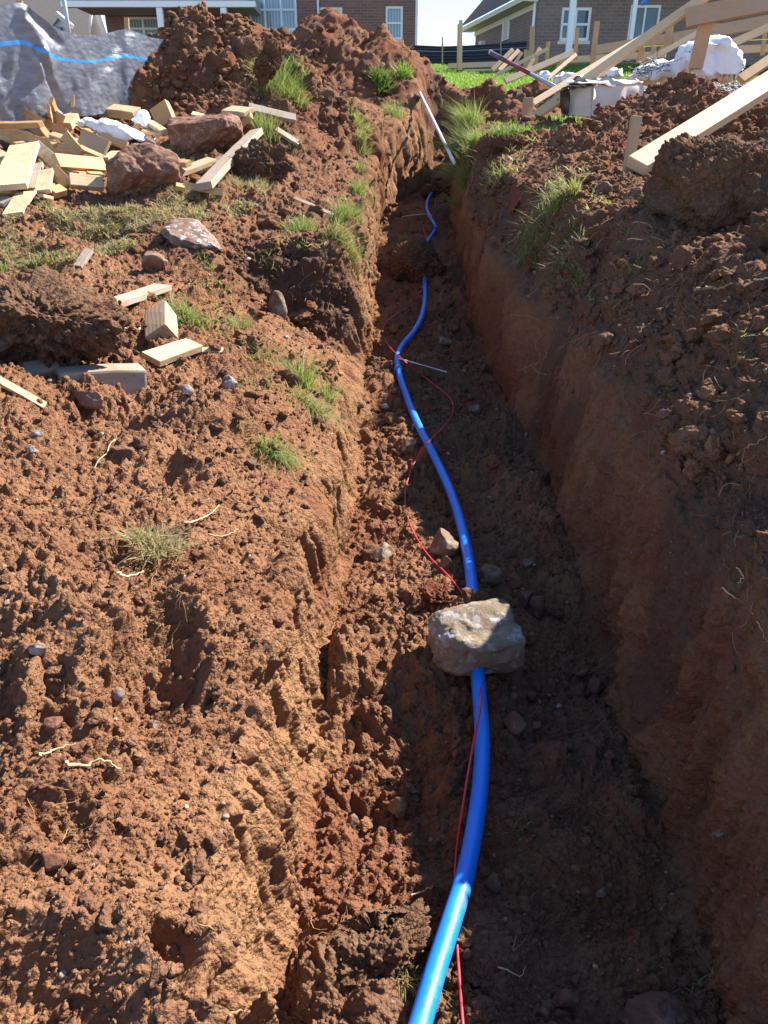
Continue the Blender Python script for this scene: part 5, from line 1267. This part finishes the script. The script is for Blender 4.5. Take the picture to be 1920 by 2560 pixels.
# ------------------------------------------------------------------ white woven sacking and plastic
def cloth_lump(name, pts_px, Y, dep, label, cat, seed, mat, group=None, fold=.12, drop_to=None):
    """crumpled sacking: a hull of picture corners given depth, then folded; pts_px outline the lump"""
    bm = bmesh.new(); rr = random.Random(seed)
    c = sum((U(x, y, Y) for x, y in pts_px), Vector())/len(pts_px)
    for x, y in pts_px:
        p = U(x, y, Y); bm.verts.new(p)
        q = c+(p-c)*.72; bm.verts.new(q+Vector((0, dep*.45, 0))); bm.verts.new(c+(p-c)*.75+Vector((0, -dep*.45, 0)))
    r = bmesh.ops.convex_hull(bm, input=bm.verts); 
    for v in [v for v in bm.verts if not v.link_faces]: bm.verts.remove(v)
    bmesh.ops.triangulate(bm, faces=bm.faces)
    for _ in range(5): 
        es = [e for e in bm.edges if e.calc_length() > dep*.07]
        if not es: break
        bmesh.ops.subdivide_edges(bm, edges=es, cuts=1); bmesh.ops.triangulate(bm, faces=bm.faces)
    for _ in range(3): bmesh.ops.smooth_vert(bm, verts=bm.verts, factor=.5, use_axis_x=True, use_axis_y=True, use_axis_z=True)
    V_ = np.array([v.co[:] for v in bm.verts]); bm.normal_update(); N_ = np.array([v.normal[:] for v in bm.verts])
    q = V_/dep
    d = -fold*dep*(1-np.abs(vnoise(warp(q, .3, .5, seed), .42, seed))*2.0).clip(0, 1)*.8+fold*dep*.4*fbm(q, .3, seed+3, 3)-.35*fold*dep*(1-np.abs(vnoise(warp(q, .2, .3, seed+1), .16, seed+7))*2.5).clip(0, 1)
    V_ = V_+N_*d[:, None]
    F_ = [[v.index for v in f.verts] for f in bm.faces]; bm.verts.index_update(); F_ = [[v.index for v in f.verts] for f in bm.faces]; bm.free()
    loc = np.array(c); me = npmesh(name, V_-loc, np.array(F_)); o = link(name, me, mat); o.location = c
    return tag(o, label, cat, group)
m = NT('white_sack'); v = m.obj(); w_ = m.noise(v, 90, 4, .7); lo = m.ramp(m.noise(v, 4, 5, .6), [(.55, 0), (.8, 1)])
c = m.mix(m.math('MULTIPLY', lo, .35), (.74, .74, .78), (.50, .42, .36)); m.pbr(c, .55, m.bump(w_, .4, .01), spec=.4); M['sack'] = m.m
SG = 'white plastic sacks by the formwork'
cloth_lump('plastic_sack', [(1672, 150), (1690, 118), (1750, 92), (1800, 84), (1838, 118), (1862, 150), (1866, 180), (1830, 215), (1740, 220), (1690, 200)], 11.2, .9, 'largest white sack, heaped behind the thick post at the right', 'sack', 51, M['sack'], SG)
cloth_lump('plastic_sack', [(1566, 190), (1580, 168), (1640, 152), (1700, 145), (1720, 190), (1660, 215), (1580, 215)], 11.8, .7, 'crumpled white sheet between the long brace and the thick post', 'sack', 52, M['sack'], SG)
cloth_lump('plastic_sack', [(1380, 190), (1400, 174), (1440, 178), (1460, 205), (1420, 222), (1385, 215)], 13.2, .5, 'rolled white sack lying below the slim grey stake', 'sack', 53, M['sack'], SG)
cloth_lump('plastic_sack', [(1340, 185), (1362, 172), (1378, 185), (1372, 205), (1345, 204)], 14.2, .4, 'small white sack just above the red sleeve of the pole', 'sack', 54, M['sack'], SG)
cloth_lump('plastic_sack', [(1890, 250), (1905, 225), (1960, 210), (1990, 250), (1940, 270)], 8.3, .4, 'bit of white sheet at the right edge behind the nearest brace', 'sack', 55, M['sack'], SG)
cloth_lump('plastic_sack', [(1440, 190), (1470, 172), (1560, 166), (1560, 196), (1450, 200)], 14, .5, 'flat white sheet beneath the long brace', 'sack', 56, M['sack'], SG)
p = hit(300, 320, .1)[0]
cloth_lump('woven_sack', [(180, 308), (205, 290), (262, 292), (330, 315), (375, 345), (402, 362), (360, 365), (280, 350), (215, 322)], p.y-.1, .5, 'empty white woven sack draped over the lumber scraps', 'sack', 57, M['sack'], fold=.10)
cloth_lump('woven_sack', [(325, 300), (350, 272), (368, 276), (376, 300), (378, 326), (345, 318)], p.y+.3, .3, 'upright white corner of sacking behind the woven sack', 'sack', 58, M['sack'], fold=.10)
p = hit(560, 300, .02)[0]
cloth_lump('plastic_bag', [(540, 300), (552, 280), (566, 276), (574, 296), (566, 304)], p.y, .15, 'scrap of red and white plastic behind the blocky boulder', 'plastic bag', 59, simple('red_white', (.55, .10, .09), .4, 14, .6), fold=.14)
# gravel behind the formwork
m = NT('gravel'); v = m.obj(); vo = m.n('ShaderNodeTexVoronoi', {'Vector': v, 'Scale': 22.0}); c = m.mix(m.n('ShaderNodeTexVoronoi', {'Vector': v, 'Scale': 22.0}).outputs['Color'], (.2, .2, .21), (.42, .41, .42)); m.pbr(m.mix(.8, c, (.30, .30, .31)), .8, m.bump(vo.outputs['Distance'], 1.0, .04)); M['gravel'] = m.m
rr = np.random.default_rng(8)
gx = rr.uniform(2.6, 11, 5200); gy = rr.uniform(12.4, 19, 5200); k = gx > 3.2+(gy-12.4)*.12; gx, gy = gx[k], gy[k]
gp = np.stack([gx, gy, np.array([gz(a, b)+.03 for a, b in zip(gx, gy)])], 1); gn = np.zeros_like(gp); gn[:, 2] = 1
o = scatter('gravel_stones', None, gp, gn, rr.uniform(.03, .075, len(gp)), M['grey_stone'], 119, sub=2, sink=.3)
tag(o, 'grey gravel spread behind the formwork boards', 'gravel', None, 'stuff')
# black tie wires sticking out of the sheet
Vs = []; parts = []
r2 = random.Random(3)
for _ in range(26):
    a = U(r2.uniform(1585, 1650), r2.uniform(160, 185), 11.2); q = [a]; d = Vector((r2.uniform(-1, 1), r2.uniform(-.4, .2), r2.uniform(-.3, .9))).normalized()
    for k in range(4): d = (d+Vector((r2.uniform(-.6, .6), 0, r2.uniform(-.6, .4)))).normalized(); q.append(q[-1]+d*.045)
    parts.append(tube_vf(q, .0042, 4, cap=False))
Vs, Fs = merge(parts); o = pymesh('tie_wires', Vs, Fs, simple('dark_wire', (.03, .05, .045), .5), (0, 0, 0)); tag(o, 'tangle of thin dark wires on the crumpled white sheet', 'wire tangle')

# ------------------------------------------------------------------ houses
def brick_mat(name, a, b, mortar, scale=1.0):
    m = NT(name); v = m.obj()
    # brick courses on upright walls: run along x+y, height along z
    sx = m.n('ShaderNodeSeparateXYZ', {0: v}); h = m.n('ShaderNodeCombineXYZ', {'X': m.math('ADD', sx.outputs[0], sx.outputs[1]), 'Y': sx.outputs[2], 'Z': 0.0}).outputs[0]
    br = m.n('ShaderNodeTexBrick', {'Vector': h, 'Color1': (*a, 1), 'Color2': (*b, 1), 'Mortar': (*mortar, 1), 'Scale': 1.0, 'Mortar Size': .012, 'Brick Width': .30, 'Row Height': .105, 'Bias': -.1})
    c = m.mix(m.math('MULTIPLY', m.noise(v, 2.2, 4), .35), br.outputs['Color'], b)
    m.pbr(c, .85, m.bump(m.math('MULTIPLY', br.outputs['Fac'], -1.0), .5, .02)); return m.m
M['brick_red'] = brick_mat('brick_red', (.235, .115, .085), (.16, .085, .07), (.25, .19, .165))
M['brick_brown'] = brick_mat('brick_brown', (.235, .16, .135), (.165, .12, .11), (.26, .23, .215))
M['trim'] = simple('trim', (.72, .74, .76), .5, 3, .05)
M['cream'] = simple('cream', (.62, .57, .48), .7, 3, .08)
M['soffit'] = simple('soffit', (.42, .43, .40), .7)
M['siding'] = simple('siding', (.58, .6, .63), .6, 2, .06)
m = NT('curtained_glass'); v = m.obj(); wv = m.n('ShaderNodeTexWave', {'Vector': v, 'Scale': 2.6, 'Distortion': 2.5, 'Detail': 2.0}, bands_direction='X').outputs['Fac']
m.pbr(m.mix(wv, (.16, .22, .25), (.34, .42, .46)), .06, None, spec=.6); M['glass_curtain'] = m.m
m = NT('window_glass'); v = m.obj(); n_ = m.noise(v, 1.3, 3); m.pbr(m.mix(n_, (.03, .045, .055), (.10, .13, .15)), .04, None, spec=.7); M['glass'] = m.m
m = NT('shingles'); v = m.obj(); br = m.n('ShaderNodeTexBrick', {'Vector': m.mapv(v, (1, 1, 1)), 'Color1': (.16, .135, .12, 1), 'Color2': (.115, .10, .095, 1), 'Mortar': (.08, .07, .065, 1), 'Mortar Size': .02, 'Brick Width': .5, 'Row Height': .2}); m.pbr(m.mix(.3, br.outputs['Color'], (.17, .15, .13)), .9); M['shingles'] = m.m

def boxo(name, lo, hi, mat, parent=None, bev=.01):
    lo, hi = Vector(lo), Vector(hi); bm = bmesh.new(); bmesh.ops.create_cube(bm, size=1.0)
    s = hi-lo
    for v in bm.verts: v.co = Vector((v.co.x*s.x, v.co.y*s.y, v.co.z*s.z))
    bmesh.ops.bevel(bm, geom=bm.edges[:], offset=min(bev, min(s)*.3), segments=1, affect='EDGES')
    me = bpy.data.meshes.new(name); bm.to_mesh(me); bm.free(); o = link(name, me, mat, parent); o.location = (lo+hi)/2
    return o
def frame_mesh(name, x0, x1, z0, z1, y, t, d, mat, parent, mull=(), trans=()):
    """window frame of bars in the plane y; mull / trans: positions of upright and level bars"""
    parts = []
    def bar(a0, a1, b0, b1, yy=0.0):
        vs = [(a, y+yy+dd, b) for dd in (0, d) for a, b in ((a0, b0), (a1, b0), (a1, b1), (a0, b1))]
        parts.append((vs, [(0, 1, 2, 3), (7, 6, 5, 4), (0, 4, 5, 1), (1, 5, 6, 2), (2, 6, 7, 3), (3, 7, 4, 0)]))
    bar(x0, x0+t, z0, z1); bar(x1-t, x1, z0, z1); bar(x0+t, x1-t, z0, z0+t); bar(x0+t, x1-t, z1-t, z1)
    for q in mull: bar(q-t*.4, q+t*.4, z0+t, z1-t, .004)
    for q in trans: bar(x0+t, x1-t, q-t*.4, q+t*.4, .008)
    Vs, Fs = merge(parts); o = pymesh(name, Vs, Fs, mat, (0, 0, 0), smooth=False, parent=parent); return o
def window(parent, x0, x1, z0, z1, y, mull=(), trans=(), glass='glass', depth=.09, t=.09):
    """window as part: frame with pane and sill as its own pieces (coordinates in the house's frame)"""
    f = frame_mesh('window', x0, x1, z0, z1, y-.03, t, depth, M['trim'], parent, mull, trans)
    g = boxo('pane', (x0+.03, y+.02, z0+.03), (x1-.03, y+.05, z1-.03), M[glass], f, .004)
    boxo('sill', (x0-.06, y-.09, z0-.11), (x1+.06, y+.0, z0-.004), M['cream'], f, .01); return f
def wall_with_holes(name, x0, x1, z0, z1, y, thick, holes, mat, parent):
    """brick wall sheet in the plane y with window openings"""
    xs = sorted({x0, x1, *[h[0] for h in holes], *[h[1] for h in holes]}); zs = sorted({z0, z1, *[h[2] for h in holes], *[h[3] for h in holes]})
    parts = []
    for i in range(len(xs)-1):
        for j in range(len(zs)-1):
            a0, a1, b0, b1 = xs[i], xs[i+1], zs[j], zs[j+1]; cx, cz = (a0+a1)/2, (b0+b1)/2
            if any(h[0] < cx < h[1] and h[2] < cz < h[3] for h in holes): continue
            parts.append(([(a0, y, b0), (a1, y, b0), (a1, y, b1), (a0, y, b1)], [(0, 1, 2, 3)]))
    for h in holes:
        a0, a1, b0, b1 = h; Y2 = y+thick
        parts.append(([(a0, y, b0), (a1, y, b0), (a1, y, b1), (a0, y, b1), (a0, Y2, b0), (a1, Y2, b0), (a1, Y2, b1), (a0, Y2, b1)], [(0, 4, 5, 1), (1, 5, 6, 2), (2, 6, 7, 3), (3, 7, 4, 0)]))
    Vs, Fs = merge(parts)
    bm = bmesh.new(); vs = [bm.verts.new(v) for v in Vs]
    for f in Fs: bm.faces.new([vs[i] for i in f])
    bmesh.ops.remove_doubles(bm, verts=bm.verts, dist=1e-4)
    me = bpy.data.meshes.new(name); bm.to_mesh(me); bm.free(); return link(name, me, mat, parent)
# brick house in the middle, facade square to the view; local frame = world offset (house root at its base corner)
YH = 37.0
def hx(px, py=60, Y=YH): return U(px, py, Y).x
def hz(py, px=960, Y=YH): return U(px, py, Y).z
H1 = empty('brick_house', (0, 0, 0), 'red brick house with white windows behind the two large soil heaps', 'house')
xR = hx(1041); xL = hx(262, 40); zt = hz(-330); zb = 2.2
wins = [((312, 42), (404, 100), (), 'glass_curtain'), ((622, -18), (742, 76), (), 'glass_curtain'), ((800, 18), (856, 60), (), 'glass_curtain'), ((964, 15), (1007, 99), (), 'glass_curtain')]
W_ = []
for (a, b, _, g) in wins:
    W_.append((hx(a[0], (a[1]+b[1])/2), hx(b[0], (a[1]+b[1])/2), hz(b[1]), hz(a[1])))
wall_with_holes('wall', xL, xR, zb, zt, YH, .15, W_, M['brick_red'], H1)
boxo('wall', (xL+.02, YH+.16, zb), (xR-.004, YH+9, zt-.02), M['brick_red'], H1, .01)
for k, h in enumerate(W_):
    w_ = h[1]-h[0]
    mull = ([h[0]+w_*.5] if k == 0 else [h[0]+w_*.33, h[0]+w_*.67] if k == 1 else [])
    window(H1, *h, YH+.06, mull, [h[2]+(h[3]-h[2])*(.5 if k != 1 else .56)], 'glass_curtain')
boxo('corner_trim', (xR-.05, YH-.06, zb), (xR+.06, YH+.10, zt), M['trim'], H1, .01)
def cyl(name, A, B, r, mat, parent, seg=12):
    Vs, Fs = tube_vf([Vector(A), (Vector(A)+Vector(B))/2, Vector(B)], r, seg); return pymesh(name, Vs, Fs, mat, (0, 0, 0), parent=parent)
cyl('downspout', (hx(797), YH-.08, zb), (hx(797), YH-.08, zt), .05, M['trim'], H1)
# covered porch at its left
yP = YH-3.2; YP = yP
pz = U(300, 6, yP).z
boxo('porch_roof', (U(232, 0, yP).x-1.2, yP-.2, pz+.02), (U(620, 0, yP).x, YH-.01, pz+.5), M['soffit'], H1)
boxo('porch_beam', (U(232, 0, yP).x-1.2, yP-.22, pz-.18), (U(640, 0, yP).x, yP+.05, pz+.016), M['trim'], H1)
xp = U(403, 45, yP).x
boxo('porch_post', (xp-.12, yP-.19, zb), (xp+.12, yP+.03, pz-.184), M['trim'], H1, .02)
xp2 = U(560, 20, yP).x; boxo('porch_post', (xp2-.12, yP-.19, zb), (xp2+.12, yP+.03, pz-.184), M['trim'], H1, .02)
boxo('roof', (xL-.5, YH-.5, zt+.004), (xR+.5, YH+9.5, zt+.5), M['shingles'], H1)
# house at the right: side wall runs away to the left, front facade square on
Y2 = 30.5
H2 = empty('brick_house', (0, 0, 0), 'brown brick house with a porch at the upper right, beyond the formwork', 'house')
cx = U(1336, 60, Y2).x; zt2 = U(1336, 6, Y2).z; zb2 = 2.0
Yb = Y2+7.0; xfar = U(1190, 60, Yb).x
hw = [(U(1402, 60, Y2).x, U(1476, 60, Y2).x, U(1440, 102, Y2).z, U(1440, 18, Y2).z)]
door = (U(1572, 60, Y2).x, U(1648, 60, Y2).x, U(1600, 112, Y2).z, U(1600, 12, Y2).z)
wall_with_holes('wall', cx, cx+13, zb2, zt2+1.5, Y2, .15, hw+[door], M['brick_brown'], H2)
h = hw[0]; window(H2, *h, Y2+.06, [(h[0]+h[1])/2], [(h[2]+h[3])/2], 'glass')
h = door; d_ = frame_mesh('sliding_door', h[0], h[1], h[2], h[3], Y2+.03, .08, .09, M['trim'], H2, [(h[0]+h[1])/2], [])
boxo('pane', (h[0]+.03, Y2+.08, h[2]+.03), (h[1]-.03, Y2+.11, h[3]-.03), M['glass'], d_, .004)
# side wall polygon
Vs = [(cx, Y2, zb2), (xfar, Yb, zb2), (xfar, Yb, zt2-.0), (cx, Y2, zt2)]
pymesh('side_wall', Vs+[(x, y+.0, z) for x, y, z in []], [(0, 1, 2, 3)], M['brick_brown'], (0, 0, 0), smooth=False, parent=H2)
pymesh('back_wall', [(xfar, Yb, zb2), (xfar+13, Yb, zb2), (xfar+13, Yb, zt2), (xfar, Yb, zt2)], [(0, 1, 2, 3)], M['brick_brown'], (0, 0, 0), smooth=False, parent=H2)
dv = Vector((xfar-cx, Yb-Y2, 0)).normalized(); nv_ = Vector((-dv.y, dv.x, 0))  # outward normal (to the left)
if nv_.x > 0: nv_ = -nv_
A0 = Vector((cx, Y2, 0)); B0 = Vector((xfar, Yb, 0))
def strip(name, A, B, z0, z1, o0, o1, mat):
    Vs = [Vector((q.x, q.y, z))+nv_*o for q in (A, B) for z in (z0, z1) for o in (o0, o1)]
    return pymesh(name, Vs, [(0, 1, 3, 2), (4, 6, 7, 5), (0, 4, 5, 1), (2, 3, 7, 6), (1, 5, 7, 3), (0, 2, 6, 4)], mat, (0, 0, 0), smooth=False, parent=H2)
strip('frieze', A0, B0, zt2-.2, zt2-.02, .004, .06, M['cream'])
strip('gutter', A0-dv*.2, B0+dv*.5, zt2, zt2+.16, .0, .55, M['cream'])
# roof slope rising to the right over the side wall, hip at the far end
E0 = A0-dv*.3+nv_*.6; E1 = B0+dv*.6+nv_*.6
rs = pymesh('roof', [(E0.x, E0.y, zt2+.17), (E1.x, E1.y, zt2+.17), (E1.x+3.4, E1.y+.4-2.5, zt2+3.6), (E0.x+3.6, E0.y+.3, zt2+3.6)], [(0, 1, 2, 3)], M['shingles'], (0, 0, 0), smooth=False, parent=H2)
pymesh('gable_siding', [(E0.x-.02+.9, E0.y-.1, zt2+1.0), (E0.x+2.9, E0.y-.1, zt2+.25), (E0.x+2.9, E0.y-.1, zt2+3.2), (E0.x+1.6, E0.y-.1, zt2+3.2)], [(0, 1, 2, 3)], M['siding'], (0, 0, 0), smooth=False, parent=H2)
sa = A0+dv*2.6; sb = A0+dv*3.35
strip('window', sa, sb, U(1275, 97, 33).z, U(1275, 50, 33).z, .01, .06, M['trim'])
strip('window_pane', sa+dv*.12, sb-dv*.12, U(1275, 94, 33).z, U(1275, 53, 33).z, .062, .08, M['glass_curtain'])
strip('meter_box', A0+dv*5.6, A0+dv*5.95, U(1222, 108, 35).z, U(1222, 94, 35).z, .01, .2, M['siding'])
cyl('downspout', (cx-.05, Y2-.08, zb2), (cx-.05, Y2-.08, zt2+.1), .05, M['trim'], H2)
yP2 = Y2-3.0
for (pa, pb, w_) in (((1430, 40), (1418, 126), .19), ((1583, 40), (1575, 100), .13)):
    x_ = U(*pa, yP2).x; x2 = U(*pb, yP2).x
    boxo('porch_post', ((x_+x2)/2-w_/2, yP2-w_, zb2+.5), ((x_+x2)/2+w_/2, yP2, zt2+1.2), M['trim'], H2, .02)
boxo('porch_roof', (cx+1.2, yP2-.3, zt2+1.21), (cx+13, Y2-.01, zt2+1.5), M['soffit'], H2)
o = cyl('blue_pipe_end', U(1604, 11, 9.0), U(1640, -24, 9.0), .02, M['pipe'], None); tag(o, 'short end of blue pipe poking into the top of the view by the porch', 'pipe end')
# far neighbour at the upper left: brown roof, dormer, cream gable wall
Y3 = 46
H3 = empty('neighbour_house', (0, 0, 0), 'distant house with a big grey brown roof and a cream gable at the upper left', 'house')
def Q3(name, pts, mat, par=None):
    P_ = [U(x, y, Y) for x, y, Y in pts]; n = (P_[1]-P_[0]).cross(P_[2]-P_[0]).normalized()
    if n.y < 0: n = -n
    k = len(P_); Vs = P_+[p+n*.2 for p in P_]
    return pymesh(name, Vs, [tuple(range(k)), tuple(range(2*k-1, k-1, -1))]+[(i, (i+1) % k, (i+1) % k+k, i+k) for i in range(k)], mat, (0, 0, 0), smooth=False, parent=par or H3)
Q3('roof', [(-80, 130, Y3), (222, 130, Y3), (228, -60, Y3+6), (-20, -60, Y3+6)], M['shingles'])
Q3('gable_wall', [(220, 130, Y3), (262, 130, Y3), (262, 82, Y3), (236, 10, Y3), (224, 8, Y3)], M['cream'])
Q3('gable_trim', [(262, 90, Y3-.3), (269, 88, Y3-.3), (238, -6, Y3-.3), (228, -6, Y3-.3)], M['trim'])
Q3('gable_trim', [(220, 130, Y3-.3), (224, 130, Y3-.3), (232, -6, Y3-.3), (228, -6, Y3-.3)], M['trim'])
dm = Q3('dormer_wall', [(120, 95, Y3-1.5), (168, 95, Y3-1.5), (166, 62, Y3-1.5), (137, 40, Y3-1.5), (120, 62, Y3-1.5)], M['siding'])
Q3('dormer_roof', [(136, 37, Y3-1.8), (141, 37, Y3+.5), (181, 72, Y3+.5), (168, 66, Y3-1.8)], M['cream'], dm)
Q3('dormer_roof', [(136, 37, Y3-1.8), (141, 37, Y3+.5), (120, 62, Y3+.5), (115, 64, Y3-1.8)], M['cream'], dm)
Q3('window_pane', [(135, 80, Y3-1.75), (152, 80, Y3-1.75), (152, 66, Y3-1.75), (135, 66, Y3-1.75)], M['glass'], dm)
o = cyl('utility_pole', U(154, -40, 24), U(178, 120, 24), .055, simple('pole_grey', (.34, .40, .45), .5), None); tag(o, 'grey blue pole rising behind the plastic silt fence', 'pole')
# low roof far beyond the gap between the houses
H4 = empty('distant_house', (0, 0, 0), 'low grey roof of a far house showing in the gap between the brick houses', 'house')
Q3('roof', [(1030, 122, 90), (1170, 122, 90), (1158, 106.5, 93), (1052, 107.5, 93)], simple('far_roof', (.30, .28, .29), .8), H4)
Q3('wall', [(1040, 140, 91), (1165, 140, 91), (1165, 122, 91), (1040, 122, 91)], M['siding'], H4)
print('script done')
